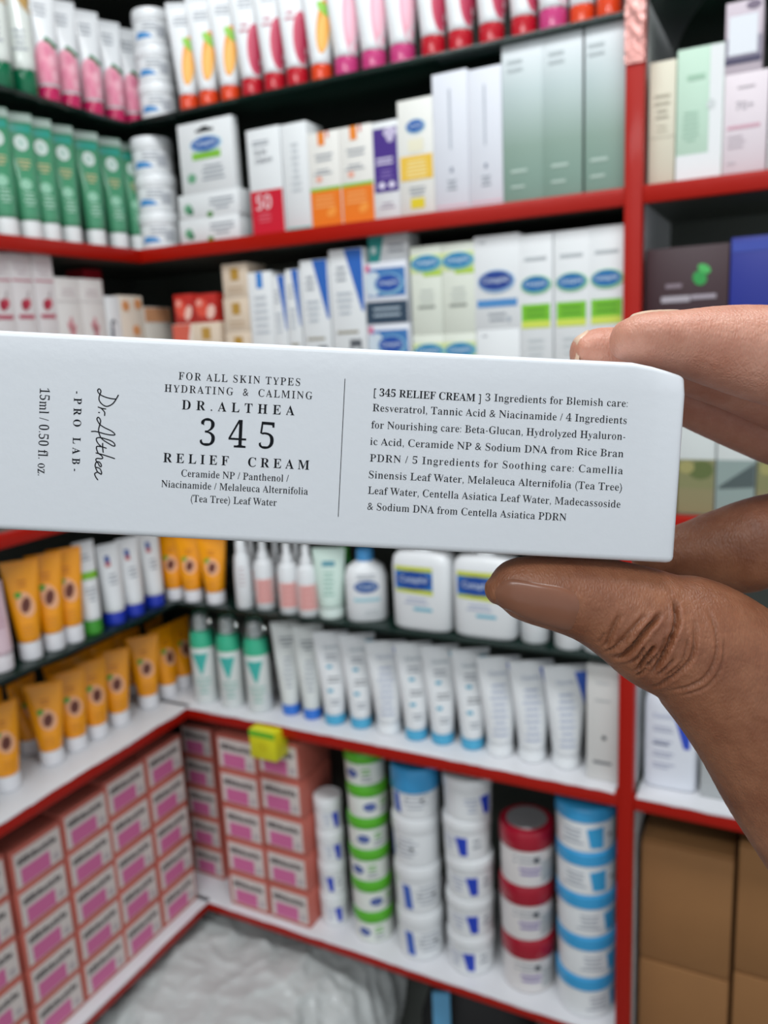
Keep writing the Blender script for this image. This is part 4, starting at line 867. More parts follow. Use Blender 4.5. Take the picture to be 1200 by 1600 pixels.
    if k == 'spray_can':
        g = plastic('#38b48c')
        return bottle('spray_can', w, h, [('can_body', mat('can_white', '#dfe5e3', .25, coat=.3), [(0, r * .93, r * .93, 2), (h * .015, r, r, 2), (h * .60, r, r, 2), (h * .615, r * .97, r * .97, 2)]), ('shoulder', g, [(h * .615, r * 1.0, r * 1.0, 2), (h * .70, r * .99, r * .99, 2), (h * .78, r * .86, r * .86, 2), (h * .80, r * .6, r * .6, 2)]), ('nozzle', WHITE(), [(h * .80, r * .42, r * .42, 2), (h * .90, r * .40, r * .40, 2), (h * .93, r * .3, r * .3, 2)]), ('clear_cap', mat('clear_plastic', '#eef2f0', .05, trans=1.0), [(h * .80, r * .90, r * .90, 2), (h * .92, r * .80, r * .80, 2), (h * .98, r * .5, r * .5, 2), (h, r * .2, r * .2, 2)])], b_can)
    raise ValueError(k)

# ------------------------------------------------------------------ placing the products
ORD = ['first', 'second', 'third', 'fourth', 'fifth', 'sixth', 'seventh', 'eighth', 'ninth', 'tenth']
SHELF = {'G1': 'on the top glass shelf', 'S2': 'on the upper red shelf', 'S3': 'behind the held carton', 'G4': 'on the lower glass shelf', 'S5': 'on the lower red shelf', 'S6': 'on the lowest red shelf'}
# kind: (short description, everyday category)
DESC = {
 'blue_mark_jar': ('white jar with blue marks', 'jar'), 'mango_tube': ('white mango tube with orange cap', 'tube'), 'crimson_tube': ('white tube with crimson fruit and red cap', 'tube'), 'pink_tube': ('white and pink tube with magenta cap', 'tube'),
 'leaf_tube': ('white leaf print tube with dark green cap', 'tube'), 'rose_tube': ('rose print tube with dark pink cap', 'tube'), 'green_tube': ('green gel tube with white cap', 'tube'), 'spot_box': ('flat white box with green spots', 'box'),
 'hang_card_box': ('white hang-tab carton with blue oval and lime bar', 'box'), 'sun_cream_carton': ('white and red sun cream carton marked 50', 'box'), 'teal_foot_carton': ('narrow white carton with teal foot', 'box'), 'orange_foot_carton': ('white carton with orange lower half', 'box'),
 'purple_carton': ('purple and white carton', 'box'), 'yellow_band_carton': ('white carton with yellow band and blue oval', 'box'), 'tall_white_carton': ('tall plain white carton', 'box'), 'green_fade_carton': ('tall carton fading from white to sage green', 'box'),
 'cream_carton': ('narrow cream carton beside the red post', 'box'), 'mint_carton': ('mint green carton with white side strip', 'box'), 'pink_number_carton': ('pale pink carton marked 70+', 'box'), 'window_box': ('lilac box with white square, on the pale pink carton', 'box'), 'plain_white_carton': ('white carton cut by the edge, next to pale pink carton', 'box'),
 'cherry_carton': ('white cherry print carton', 'box'), 'floral_carton': ('white carton with pink flower', 'box'), 'red_carton': ('red carton peeking from behind the flower cartons', 'box'), 'swirl_carton': ('narrow white carton with navy swirl', 'box'), 'flower_carton': ('cream carton with orange flowers', 'box'),
 'orange_top_carton': ('white carton with brown-orange top band', 'box'), 'gold_square_box': ('beige box with gold square', 'box'), 'red_side_box': ('beige box with slanted red side', 'box'), 'strawberry_box': ('small red strawberry box', 'box'), 'blue_tab_carton': ('white carton with small blue tab', 'box'),
 'blue_corner_carton': ('white carton with blue corner wedge', 'box'), 'navy_pack': ('white box with navy band and blue oval', 'box'), 'teal_white_box': ('teal and white box on top of the navy band boxes', 'box'), 'oval_carton': ('pale lime-banded carton with blue oval', 'box'),
 'blue_strip_carton': ('white carton with navy oval and blue strip', 'box'), 'lime_label_carton': ('tall white carton with lime green label', 'box'), 'landscape_box': ('white box with olive landscape print', 'box'), 'grey_slope_box': ('white and grey box with dark slope print', 'box'), 'maroon_box': ('dark maroon box with green leaf emblem', 'box'),
 'blue_box': ('royal blue box beside the maroon box', 'box'), 'pale_pink_bottle': ('pale pink tube standing on a white cap', 'tube'), 'orange_tube': ('orange sunscreen tube', 'tube'), 'green_band_tube': ('white tube with lime band and green cap', 'tube'), 'blue_cap_tube': ('white tube with royal blue cap', 'tube'),
 'slim_white_bottle': ('slim plain white bottle', 'bottle'), 'spray_bottle': ('white and pink spray bottle', 'bottle'), 'pale_green_tube': ('pale green tube', 'tube'), 'green_cap_bottle': ('green bottle half hidden behind the white pump bottle', 'bottle'), 'pump_bottle': ('white bottle with sky blue top and blue oval', 'bottle'),
 'oval_bottle': ('broad white lotion bottle with blue and yellow label', 'bottle'), 'small_white_bottle': ('small white bottle behind the thumb', 'bottle'), 'spray_can': ('white spray can with green shoulder and clear cap', 'can'), 'dark_blue_cap_tube': ('white tube with dark blue cap', 'tube'),
 'sky_cap_tube': ('white tube with sky blue cap', 'tube'), 'white_cap_tube': ('white tube with white cap', 'tube'), 'plain_print_carton': ('pale grey-white carton left of the red post', 'box'), 'blue_wedge_bottle': ('white lotion bottle with blue wedge, beyond the red post', 'bottle'), 'grey_carton': ('grey carton next to the blue wedge bottle', 'box'),
 'pink_carton': ('coral pink carton with white label', 'box'), 'yellow_green_box': ('small yellow and green box hanging in front of pink cartons', 'box'), 'small_blue_mark_jar': ('small white jar with royal blue mark', 'jar'), 'green_lid_jar': ('white jar with green lid', 'jar'), 'white_tub': ('plain white tub', 'jar'),
 'blue_lid_tub': ('white tub with blue lid, topping the plain white stack', 'jar'), 'blue_mark_tub': ('white tub with royal blue mark', 'jar'), 'red_lid_jar': ('white jar with dark red lid', 'jar'), 'sky_lid_jar': ('white jar with sky blue lid', 'jar')}
INDIVIDUAL = {'blue_corner_carton', 'landscape_box', 'tall_white_carton', 'grey_carton', 'strawberry_box', 'window_box'}
MULTI_WORD = {'G1': '', 'S2': '', 'S3': '', 'G4': '', 'S5': '', 'S6': ''}

groups = {}
for it in ITEMS:
    side, lev, kind, s, d, w, h, n, yaw, zb = it
    row = ''
    if kind == 'spray_bottle' and d > .045: row = 'back'
    if kind == 'orange_tube' and lev == 'S5': row = 'back' if d > .1 else 'front'
    if kind == 'gold_square_box': row = 'tall' if n == 7 else 'short'
    if kind == 'pink_carton' and side == 'R' and s < .05: row = 'corner'
    groups.setdefault((side, lev, kind, row), []).append(it)
kind_sides = {}
for (side, lev, kind, row) in groups: kind_sides.setdefault((lev, kind), set()).add((side, row))
USED = {}
def stack_word(i, n):   # i = 0 is the bottom one
    if n == 2: return ('lower one', 'upper one')[i]
    if i == n - 1: return 'topmost'
    if i == 0: return 'bottom one'
    return ORD[n - 1 - i] + ' from the top'
def label_for(side, lev, kind, row, idx, count, i, n):
    base = DESC[kind][0]
    if kind == 'pink_carton':
        where = {'L': 'left wing', 'R': 'facing wing'}[side]
        if row == 'corner': return 'shaded coral pink carton, %s in the inner corner stack' % stack_word(i, n)
        if side == 'L': return 'coral pink carton, %s, left wing, %s stack from the corner' % (stack_word(i, n), ORD[idx])
        return 'coral pink carton, %s, in the pink stack %s' % (stack_word(i, n), ('left of the yellow box', 'beside the small white jars')[idx])
    parts = base
    if kind == 'orange_tube':
        if lev == 'S5': return 'orange sunscreen tube, %s row of lower red shelf, %s from the corner' % (row, ORD[idx])
        return 'orange sunscreen tube on lower glass shelf, %s wing, %s from the corner' % ({'L': 'left', 'R': 'facing'}[side], ORD[idx])
    if kind == 'gold_square_box':
        return 'beige box with gold square, %s, %s stack' % (stack_word(i, n), 'tall' if row == 'tall' else 'short')
    if kind == 'mango_tube': return 'mango print tube with orange cap, top shelf, %s mango tube from the corner' % ORD[idx]
    if kind == 'crimson_tube': return 'crimson fruit tube with red cap, top shelf, %s of its kind from the corner' % ORD[idx]
    if kind == 'pink_tube': return 'white and pink tube with magenta cap, %s of its kind from the corner' % ORD[idx]
    if kind == 'spray_bottle': return 'white and pink spray bottle, %s row on lower glass shelf, %s from the corner' % (row or 'front', ORD[idx])
    if kind == 'strawberry_box': return 'small red strawberry box on beige boxes, %s' % ('nearer the corner', 'touching the tall beige stack')[idx]
    if n > 1 and count > 1:
        return '%s, %s in %s column from the corner' % (base, stack_word(i, n), ORD[idx])
    if n > 1:
        sh = ' ' + SHELF[lev]
        return '%s%s, %s' % (base, sh, stack_word(i, n))
    if count > 1:
        sh = ' ' + SHELF[lev] if len((base + SHELF[lev]).split()) < 11 else ''
        return '%s%s, %s from the corner' % (base, sh, ORD[idx])
    sh = ' ' + SHELF[lev] if len((base + ' ' + SHELF[lev]).split()) < 15 and kind not in ('red_carton',) else ''
    return base + sh

PLURAL = {'box': 'boxes', 'jar': 'jars', 'tube': 'tubes', 'bottle': 'bottles', 'can': 'cans'}
jit = random.Random(3)
for key, lst in groups.items():
    side, lev, kind, row = key
    lst.sort(key=lambda t: t[3])
    mw = sum(t[5] for t in lst) / len(lst) * (1.03 if kind == 'spray_bottle' and row == '' else 1.2 if kind == 'slim_white_bottle' else .90 if kind == 'orange_tube' and lev == 'G4' and side == 'L' else .93 if kind in ('sky_cap_tube', 'white_cap_tube', 'dark_blue_cap_tube') else 1.0); mh = sum(t[6] / t[7] for t in lst) / len(lst)
    proto = None; cnt = len(lst)
    for idx, (sd, lv, kd, s, d, w, h, n, yaw, zb) in enumerate(lst):
        hh = h / n
        if kind in INDIVIDUAL: proto = None; uw, uh = w, hh
        else: uw, uh = mw, (mh if n == 1 and kind != 'green_tube' else hh)
        if kind == 'green_tube': uh = mh
        if kind == 'pink_carton': uw = mw * .95 if row == 'corner' else (.0855 if side == 'R' else .0905)
        for i in range(n):
            kk = kind
            if kind == 'white_tub' and i == n - 1: kk = 'blue_lid_tub'
            if kk != kind: o = build_kind(kk, uw, uh)
            elif proto is None: o = proto = build_kind(kind, uw, uh); fresh_h = uh
            else: o = copy_tree(proto)
            z = zb + i * uh + (0.0012 if lev in ('S5', 'S6') and zb == LEVEL[lev] else 0.0)
            ry = math.radians(yaw)
            round_kind = DESC[kk][1] == 'jar'
            if round_kind: ry += math.radians({'R': 30, 'L': -30}[side] + (jit.uniform(-38, 38) if kk in ('small_blue_mark_jar', 'white_tub', 'blue_mark_tub', 'green_lid_jar', 'sky_lid_jar') else 0))
            off = jit.uniform(-.0015, .0015) if n > 1 else 0.0
            if kind == 'pink_carton' and side == 'R' and row == '': uw_ = uw; s = (.100, .1885)[idx]
            if side == 'R' and lev != 'S6':
                half = uw / 2 * (1.62 * math.cos(ry) if DESC[kk][1] == 'tube' else 1.0)
                if s < .77: s = min(s, PX0 - .0015 - half)
                else: s = max(s, PX1 + .0025 + half)
            if kind in ('pink_carton',): off = 0.0; ry += math.radians(jit.uniform(-.5, .5))
            if kind in ('spray_bottle', 'pump_bottle', 'spray_can', 'slim_white_bottle'): ry += math.radians(28)
            if side == 'R': o.location = (s + off, d, z); o.rotation_euler = (0, 0, ry)
            else: o.location = (-d, -s + off, z); o.rotation_euler = (0, 0, math.pi / 2 + ry)
            lab = label_for(side, lev, kk, row, idx, cnt, i, n)
            if len(lab.split()) > 16: print('LONG', lab)
            if lab in USED: print('DUP', lab)
            if lab in USED: lab = lab + (' at the side' if side == 'L' else '')
            USED[lab] = 1
            tag(o, lab, DESC[kk][1])
            if cnt * n > 1: o['group'] = '%s %s' % (PLURAL[DESC[kk][1]] if False else DESC[kind][0].split(',')[0] + 's', SHELF[lev])
            elif 'group' in o.keys(): del o['group']

# ------------------------------------------------------------------ brown shipping boxes beyond the post
card_m = mat('corrugated_card', '#94683d', .75, var=.06, var_scale=25, bump=.2, bump_scale=120)
tape_m = mat('packing_tape', '#9c7448', .25)
def shipping_box(w, dep, h):
    root = empty('shipping_box')
    b = MB(); b.box(-w / 2, w / 2, 0, dep, 0, h, card_m, .004); b.build('box_body', root)
    b = MB(); b.box(-w / 2 + .001, w / 2 - .001, .004, dep * .5 - .001, h + .0001, h + .0035, card_m, .0008); b.build('flap', root)
    b = MB(); b.box(-w / 2 + .001, w / 2 - .001, dep * .5 + .001, dep - .001, h + .0001, h + .0035, card_m, .0008); b.build('flap', root)
    b = MB(); b.box(-.025, .025, -.0016, -.0004, h - .05, h + .004, tape_m); b.build('tape', root) if False else None
    return root
bh = .1845
for ci, (x0, x1, top) in enumerate(((.786, .908, -.478), (.9125, 1.05, -.452))):
    first = None; hh = (top - FLOOR_Z) / 4
    for i in range(4):
        o = first = shipping_box(x1 - x0, .19, hh - .004) if first is None else first
        if i: o = copy_tree(first)
        o.location = ((x0 + x1) / 2, .03, FLOOR_Z + i * hh)
        tag(o, 'brown cardboard box, %s in the stack %s' % (stack_word(i, 4), ('right beside the red post', 'cut by the photo edge')[ci]), 'box', 'brown cardboard boxes')

# ------------------------------------------------------------------ wrapped bundle and bag under the lowest shelf
bm = bmesh.new(); bmesh.ops.create_cube(bm, size=2)
bmesh.ops.subdivide_edges(bm, edges=bm.edges[:], cuts=85, use_grid_fill=True)
def ridge(p): return 1 - 2 * abs(noise.noise(p))
for v in bm.verts:
    p = v.co.copy(); q = Vector((abs(p.x) ** 4, abs(p.y) ** 4, abs(p.z) ** 4)); L_ = (q.x + q.y + q.z) ** (1 / 4)
    p = p / L_
    p = Vector((p.x * .30, p.y * .27, p.z * .205))
    tw = Vector((p.x + p.z * .35, p.y - p.z * .3 + p.x * .2, p.z * .35 - p.x * .2))
    n1 = noise.noise(p * 6) * .024 + ridge(tw * 11) * .010 + ridge(tw * 24 + Vector((4, 2, 7))) ** 3 * .007 + ridge(tw * 55) * .003
    v.co = p + p.normalized() * n1
me = bpy.data.meshes.new('wrapped_bundle'); bm.to_mesh(me); bm.free()
for f in me.polygons: f.use_smooth = True
me.materials.append(mat('crinkled_polythene', '#c3c7c6', .42, var=.15, var_scale=14, bump=.6, bump_scale=60, coat=.3))
o = bpy.data.objects.new('wrapped_bundle', me); COL.objects.link(o)
lowest = min(v.co.z for v in me.vertices); highest = max(v.co.z for v in me.vertices)
for v in me.vertices: v.co.z = (v.co.z - lowest) * .418 / (highest - lowest)
lowest = 0.0
o.location = (.045, -.06, FLOOR_Z - lowest + .001)
tag(o, 'crumpled grey-white polythene bundle under the lowest red shelf', 'bundle')

root = empty('bag'); root.location = (.505, .10, FLOOR_Z); root.rotation_euler = (0, 0, .35)
b = MB(); b.loft([(0, .095, .05, 3), (.02, .11, .06, 3), (.30, .10, .05, 2.6), (.38, .075, .03, 2.3), (.40, .05, .015, 2)], mat('black_fabric', '#141416', .6, bump=.5, bump_scale=90), 40); b.build('bag_body', root)
b = MB(); b.box(-.075, -.045, -.066, -.058, .06, .40, mat('light_blue_strap', '#5c9cc4', .5), .002); b.build('strap', root)
tag(root, 'black bag with light blue strap on the floor below the jars', 'bag')

CARTON_MATRIX = [[0.893303, 0.021337, 0.448948, 0.873101], [0.438821, 0.174588, -0.881451, -0.898683], [-0.097189, 0.98441, 0.146597, 0.202413], [0.0, 0.0, 0.0, 1.0]]
PRINT_LINES = [
 ['FOR ALL SKIN TYPES', 'r', -33.295, 12.01, -8.911, 11.962, 1.48, 1.25],
 ['HYDRATING  &  CALMING', 'r', -36.027, 9.45, -6.357, 9.412, 1.48, 1.25],
 ['DR.ALTHEA', 'b', -32.437, 6.119, -9.803, 6.044, 1.866, 1.75],
 ['3', 'd', -28.699, -0.936, -25.411, -0.962, 5.277, 1.0],
 ['4', 'd', -22.833, -0.961, -19.288, -0.974, 5.277, 1.0],
 ['5', 'd', -16.841, -0.915, -13.615, -1.009, 5.277, 1.0],
 ['RELIEF  CREAM', 'b', -35.786, -4.639, -6.358, -4.697, 1.866, 1.6],
 ['Ceramide NP / Panthenol /', 'r', -32.073, -7.352, -10.371, -7.351, 1.416, 1.0],
 ['Niacinamide / Melaleuca Alternifolia', 'r', -35.995, -9.682, -6.388, -9.733, 1.416, 1.0],
 ['(Tea Tree) Leaf Water', 'r', -29.949, -12.351, -12.547, -12.311, 1.416, 1.0],
 ['[ 345 RELIEF CREAM ]', 'b', 5.907, 10.731, 27.352, 10.637, 1.48, 1.0],
 ['3 Ingredients for Blemish care:', 'r', 28.239, 10.835, 56.8, 11.061, 1.48, 1.0],
 ['Resveratrol, Tannic Acid & Niacinamide / 4 Ingredients', 'r', 5.803, 7.662, 56.823, 7.676, 1.48, 1.0],
 ['for Nourishing care: Beta-Glucan, Hydrolyzed Hyaluron-', 'r', 5.715, 4.266, 56.781, 4.472, 1.48, 1.0],
 ['ic Acid, Ceramide NP & Sodium DNA from Rice Bran', 'r', 5.624, 0.926, 56.628, 0.998, 1.48, 1.0],
 ['PDRN / 5 Ingredients for Soothing care: Camellia', 'r', 5.737, -2.411, 56.727, -2.407, 1.48, 1.08],
 ['Sinensis Leaf Water, Melaleuca Alternifolia (Tea Tree)', 'r', 5.697, -5.763, 56.758, -5.758, 1.48, 1.0],
 ['Leaf Water, Centella Asiatica Leaf Water, Madecassoside', 'r', 5.686, -8.928, 56.665, -9.189, 1.48, 1.0],
 ['& Sodium DNA from Centella Asiatica PDRN', 'r', 5.704, -12.162, 45.945, -12.389, 1.48, 1.0],
 ['15ml / 0.50 fl. oz.', 'r', -60.994, 8.96, -60.974, -8.621, 1.931, 1.0],
 ['-PRO LAB-', 'b', -54.113, 8.668, -54.097, -7.37, 1.544, 1.7],
]
SIGNATURE = [[[-45.237, 8.285], [-45.721, 7.367], [-46.212, 6.639], [-46.84, 6.16], [-47.54, 5.933], [-48.19, 6.156], [-48.717, 6.577], [-49.056, 7.135], [-49.075, 7.772], [-48.901, 8.356], [-48.756, 8.874], [-48.928, 9.248], [-49.188, 9.33], [-49.405, 9.096], [-49.329, 8.717], [-48.963, 8.289], [-48.31, 7.939], [-47.401, 7.665], [-46.497, 7.519], [-45.725, 7.494]], [[-49.205, 5.721], [-48.491, 5.502], [-47.684, 5.414]], [[-48.686, 5.588], [-48.09, 5.01], [-47.853, 4.638], [-47.868, 4.094]], [[-49.075, 4.641], [-48.998, 4.651], [-48.914, 4.649]], [[-50.404, 0.762], [-49.634, 0.832], [-48.726, 0.654], [-47.688, 0.417], [-46.653, 0.277], [-45.816, 0.287], [-45.693, 0.454], [-45.96, 0.761], [-46.617, 1.177], [-47.726, 1.634], [-48.711, 2.226], [-49.18, 2.843], [-49.389, 3.345], [-49.174, 3.676], [-48.879, 3.498], [-48.638, 2.998], [-48.775, 2.222], [-48.974, 1.379], [-48.956, 0.803], [-48.717, 0.096], [-48.426, -0.435], [-47.794, -0.949], [-46.888, -1.449], [-46.052, -1.885], [-45.607, -1.862], [-45.796, -1.326], [-46.495, -0.883], [-47.463, -0.591], [-48.497, -0.37], [-49.247, -0.476], [-49.371, -0.892], [-49.008, -1.556], [-48.444, -2.074]], [[-47.337, -2.428], [-48.234, -2.2], [-49.127, -2.143], [-49.323, -2.46], [-49.169, -2.999], [-48.878, -3.531], [-48.248, -3.978], [-47.995, -4.376], [-48.229, -4.593], [-49.052, -4.566], [-49.354, -4.787], [-49.17, -5.188], [-48.618, -5.297], [-48.225, -5.825], [-48.281, -6.204], [-48.595, -6.049], [-48.886, -5.516], [-49.235, -5.328], [-49.457, -5.887], [-49.336, -6.498], [-48.899, -7.298], [-48.201, -7.674], [-48.146, -7.26], [-48.509, -6.593], [-49.203, -6.354]], [[-48.085, -1.51], [-48.059, -2.328], [-47.927, -3.278]], [[-45.594, -4.425], [-47.358, -3.933], [-48.394, -3.678], [-49.36, -3.487]], [[-48.199, -7.742], [-48.897, -7.366], [-49.373, -7.528], [-49.502, -7.808], [-49.208, -8.411], [-48.851, -8.873]]]
DIVIDER = [[-0.017, 13.81], [-0.053, -13.816]]
HAND_MATRIX = [[0.891969, -0.048947, 0.449439, 0.934643], [0.449567, 0.201032, -0.87033, -0.873038], [-0.047752, 0.978361, 0.20132, 0.175888], [0.0, 0.0, 0.0, 1.0]]
LIMBS = {'index': [[-8.41, 47.47, -9.0, 4.07, 6.0], [-5.19, 47.52, -8.0, 5.27, 7.2], [1.2, 46.77, -7.0, 6.31, 7.8], [7.91, 45.97, -7.0, 7.92, 8.6], [14.62, 45.03, -7.0, 9.26, 9.5], [22.0, 43.69, -7.0, 10.2, 10.0], [35.86, 40.81, -9.0, 10.86, 10.5], [54.49, 33.68, -17.0, 13.5, 12.0], [66.81, 16.94, -27.0, 16.5, 13.0]], 'middle': [[-13.24, 48.09, -26.0, 3.88, 6.0], [-9.36, 48.24, -26.0, 5.52, 7.0], [0.49, 47.35, -26.0, 6.27, 7.6], [12.81, 45.44, -27.0, 7.2, 8.0], [28.72, 41.25, -29.0, 8.34, 8.6], [48.02, 33.91, -31.0, 9.96, 9.5], [68.99, 23.44, -35.0, 13.29, 12.0]], 'ring': [[5.86, 45.09, -43.0, 5.85, 6.5], [15.62, 41.51, -43.0, 7.32, 7.2], [25.37, 37.29, -43.0, 7.81, 7.6], [38.39, 31.76, -43.0, 8.13, 8.0], [54.65, 26.39, -43.0, 9.76, 9.0], [73.52, 14.18, -42.0, 12.95, 12.0]], 'little': [[9.43, -1.11, -49.0, 5.69, 6.0], [17.43, -0.06, -48.0, 7.5, 7.5], [24.96, 0.71, -46.0, 10.07, 8.5], [32.32, 1.79, -44.0, 11.77, 9.5], [40.01, 4.43, -43.0, 11.38, 9.8], [54.1, 5.27, -42.0, 12.14, 10.0], [71.58, 2.96, -39.0, 14.35, 12.0]], 'thumb': [[-35.98, -6.0, -10.0, 2.73, 4.2], [-33.05, -5.4, -9.5, 5.72, 6.0], [-29.05, -5.36, -9.0, 7.06, 6.9], [-23.89, -6.04, -9.0, 7.88, 7.4], [-18.46, -6.99, -9.0, 8.69, 7.8], [-13.03, -8.48, -9.0, 9.78, 8.3], [-6.92, -11.06, -9.0, 11.27, 9.2], [-0.64, -14.26, -9.5, 12.8, 10.0], [7.05, -17.2, -10.0, 14.34, 11.0], [15.41, -23.6, -12.0, 16.16, 12.0], [25.12, -32.63, -15.0, 18.69, 13.5], [37.07, -45.1, -19.0, 22.27, 15.0], [53.87, -61.02, -23.0, 27.17, 16.0], [72.81, -82.06, -27.0, 28.5, 17.0], [98.64, -109.76, -33.0, 29.4, 17.0], [127.63, -143.68, -41.0, 30.6, 17.0]], 'palm': [[62.83, 27.61, -29.0, 12.13, 11.0], [69.89, 10.94, -34.0, 17.11, 13.0], [71.2, -12.63, -36.0, 22.0, 14.0], [68.99, -35.96, -35.0, 25.79, 15.0], [70.79, -58.69, -33.0, 28.63, 16.0], [78.65, -80.96, -31.0, 29.1, 17.0]]}
GROOVES = [[[[-0.24, -7.2], [-0.34, -11.15], [-1.72, -15.1], [-4.68, -22.0]], 0.75, 1.0], [[[-3.69, -9.67], [-6.65, -13.12], [-9.61, -17.56], [-11.59, -19.29]], 0.8, 1.0], [[[6.17, -8.68], [7.4, -13.12], [7.16, -18.06], [4.69, -22.99], [-0.73, -25.95]], 0.35, 0.6], [[[3.21, -11.15], [2.47, -18.06], [-1.23, -22.99], [-3.69, -25.45]], 0.5, 0.7], [[[-4.68, -16.08], [-6.41, -19.04], [-7.39, -22.0]], 0.7, 0.8], [[[-11.59, -9.67], [-13.31, -14.11], [-13.8, -17.07]], 0.4, 0.8], [[[1.73, -14.11], [0.75, -19.04], [-2.21, -22.49]], 0.35, 0.5], [[[8.64, -14.11], [8.64, -19.04], [6.17, -23.97], [1.24, -26.93]], 0.25, 0.5], [[[-6.65, -9.67], [-9.61, -13.12], [-12.08, -16.08]], 0.35, 0.7], [[[-2.71, -14.11], [-3.69, -17.07], [-6.65, -21.51]], 0.5, 0.6], [[[-13.56, -18.06], [-11.59, -16.08], [-9.61, -14.11]], 0.4, 0.5], [[[-9.12, -20.03], [-7.64, -18.55], [-6.65, -16.08]], 0.5, 0.5], [[[-3.69, -22.49], [-2.21, -20.52], [-0.73, -18.55]], 0.4, 0.5], [[[-7.15, -22.99], [-5.67, -21.01]], 0.5, 0.5], [[[-15.04, -16.08], [-14.3, -13.62]], 0.3, 0.5]]
NAIL = [[-37.18, -5.57], [-36.13, -3.74], [-34.03, -2.43], [-31.02, -2.69], [-27.09, -3.35], [-23.16, -4.0], [-20.53, -5.05], [-19.22, -6.89], [-19.22, -9.38], [-19.75, -12.0], [-20.4, -13.83], [-22.5, -13.7], [-26.43, -12.65], [-30.36, -11.34], [-33.64, -9.77], [-36.26, -7.93]]

# ------------------------------------------------------------------ the held carton
def px_free_matrix(M): return Matrix(M)
CW0, CW1 = -.092, .0684        # along the lettering, metres in the carton's own frame
CY0, CY1 = -.0199, .0201
CD = .031
bm = bmesh.new(); bmesh.ops.create_cube(bm, size=1)
for v in bm.verts:
    v.co = Vector(((CW0 + CW1) / 2 + v.co.x * (CW1 - CW0), (CY0 + CY1) / 2 + v.co.y * (CY1 - CY0), -CD / 2 + v.co.z * CD))
bmesh.ops.bevel(bm, geom=bm.edges[:], offset=.0013, segments=4, affect='EDGES', profile=.5)
for x in (CW1 - .011, CW1 - .007, CW1 - .004):
    bmesh.ops.bisect_plane(bm, geom=bm.verts[:] + bm.edges[:] + bm.faces[:], plane_co=(x, 0, 0), plane_no=(1, 0, 0))
bmesh.ops.bisect_plane(bm, geom=bm.verts[:] + bm.edges[:] + bm.faces[:], plane_co=(0, CY1 - .006, 0), plane_no=(0, 1, 0))
for v in bm.verts:                                   # the upper corner gives way under the finger
    t = max(0.0, (v.co.x - (CW1 - .011)) / .011); k = max(0.0, (v.co.y - (CY1 - .006)) / .006)
    v.co.y -= .0022 * t ** 1.4 * k
    v.co.z -= .0012 * t * k
me = bpy.data.meshes.new('held_carton'); bm.to_mesh(me); bm.free()
for f in me.polygons: f.use_smooth = True
me.set_sharp_from_angle(angle=math.radians(38))
me.materials.append(mat('satin_white_board', '#d9dde2', .36, bump=.03, bump_scale=500))
held = bpy.data.objects.new('held_carton', me); COL.objects.link(held)
held.matrix_world = Matrix(CARTON_MATRIX)
tag(held, 'long white cream carton with black lettering, held in the hand', 'box')

ink_m = mat('print_black', '#14171c', .8, spec=.15)
b = MB(); OFF = .00006
HCAP = None
def put_line(s, st, x0, y0, x1, y1, cap, sp):
    global HCAP
    off = 0.0; keep = {'r': .70, 'b': .90, 'd': .66}[st]
    if HCAP is None: HCAP = glyphs('H', 'serif', 1.0, 0.0, 5)[3]
    vs, fs, w, h = glyphs(s, 'serif', sp, off, 5)
    base = GL[(s, 'serif', sp, off, 5, 'base')]
    vs = thin_strokes(vs, fs, keep)
    dx, dy = x1 - x0, y1 - y0; L = math.hypot(dx, dy); ux, uy = dx / L, dy / L
    kx = L / w; ky = cap / HCAP
    b.add([((x0 + x * kx * ux - (y + base) * ky * uy) / 1000, (y0 + x * kx * uy + (y + base) * ky * ux) / 1000, OFF) for x, y in vs], fs, ink_m, False)
for ln in PRINT_LINES: put_line(*ln)
def stroke(pts, width, closed=False):
    # Catmull-Rom through the points, then a ribbon
    P = [Vector(p) for p in pts]; Q = []
    for i in range(len(P) - 1):
        p0 = P[max(0, i - 1)]; p1 = P[i]; p2 = P[i + 1]; p3 = P[min(len(P) - 1, i + 2)]
        for k in range(8):
            t = k / 8
            Q.append(.5 * ((2 * p1) + (p2 - p0) * t + (2 * p0 - 5 * p1 + 4 * p2 - p3) * t * t + (3 * p1 - p0 - 3 * p2 + p3) * t ** 3))
    Q.append(P[-1])
    vs = []; fs = []
    for i, q in enumerate(Q):
        d = (Q[min(len(Q) - 1, i + 1)] - Q[max(0, i - 1)]); d = d.normalized() if d.length else Vector((1, 0))
        n = Vector((-d.y, d.x)) * width / 2
        vs += [((q + n).x / 1000, (q + n).y / 1000, OFF), ((q - n).x / 1000, (q - n).y / 1000, OFF)]
    for i in range(len(Q) - 1): fs.append([2 * i, 2 * i + 1, 2 * i + 3, 2 * i + 2])
    for c in (Q[0], Q[-1]):
        o = len(vs); vs += [((c.x + width / 2 * math.cos(t * .785)) / 1000, (c.y + width / 2 * math.sin(t * .785)) / 1000, OFF) for t in range(8)]; fs.append(list(range(o, o + 8)))
    b.add(vs, fs, ink_m, False)
for s in SIGNATURE: stroke(s, .22)
stroke(DIVIDER, .12)
b.build('front_print', held)

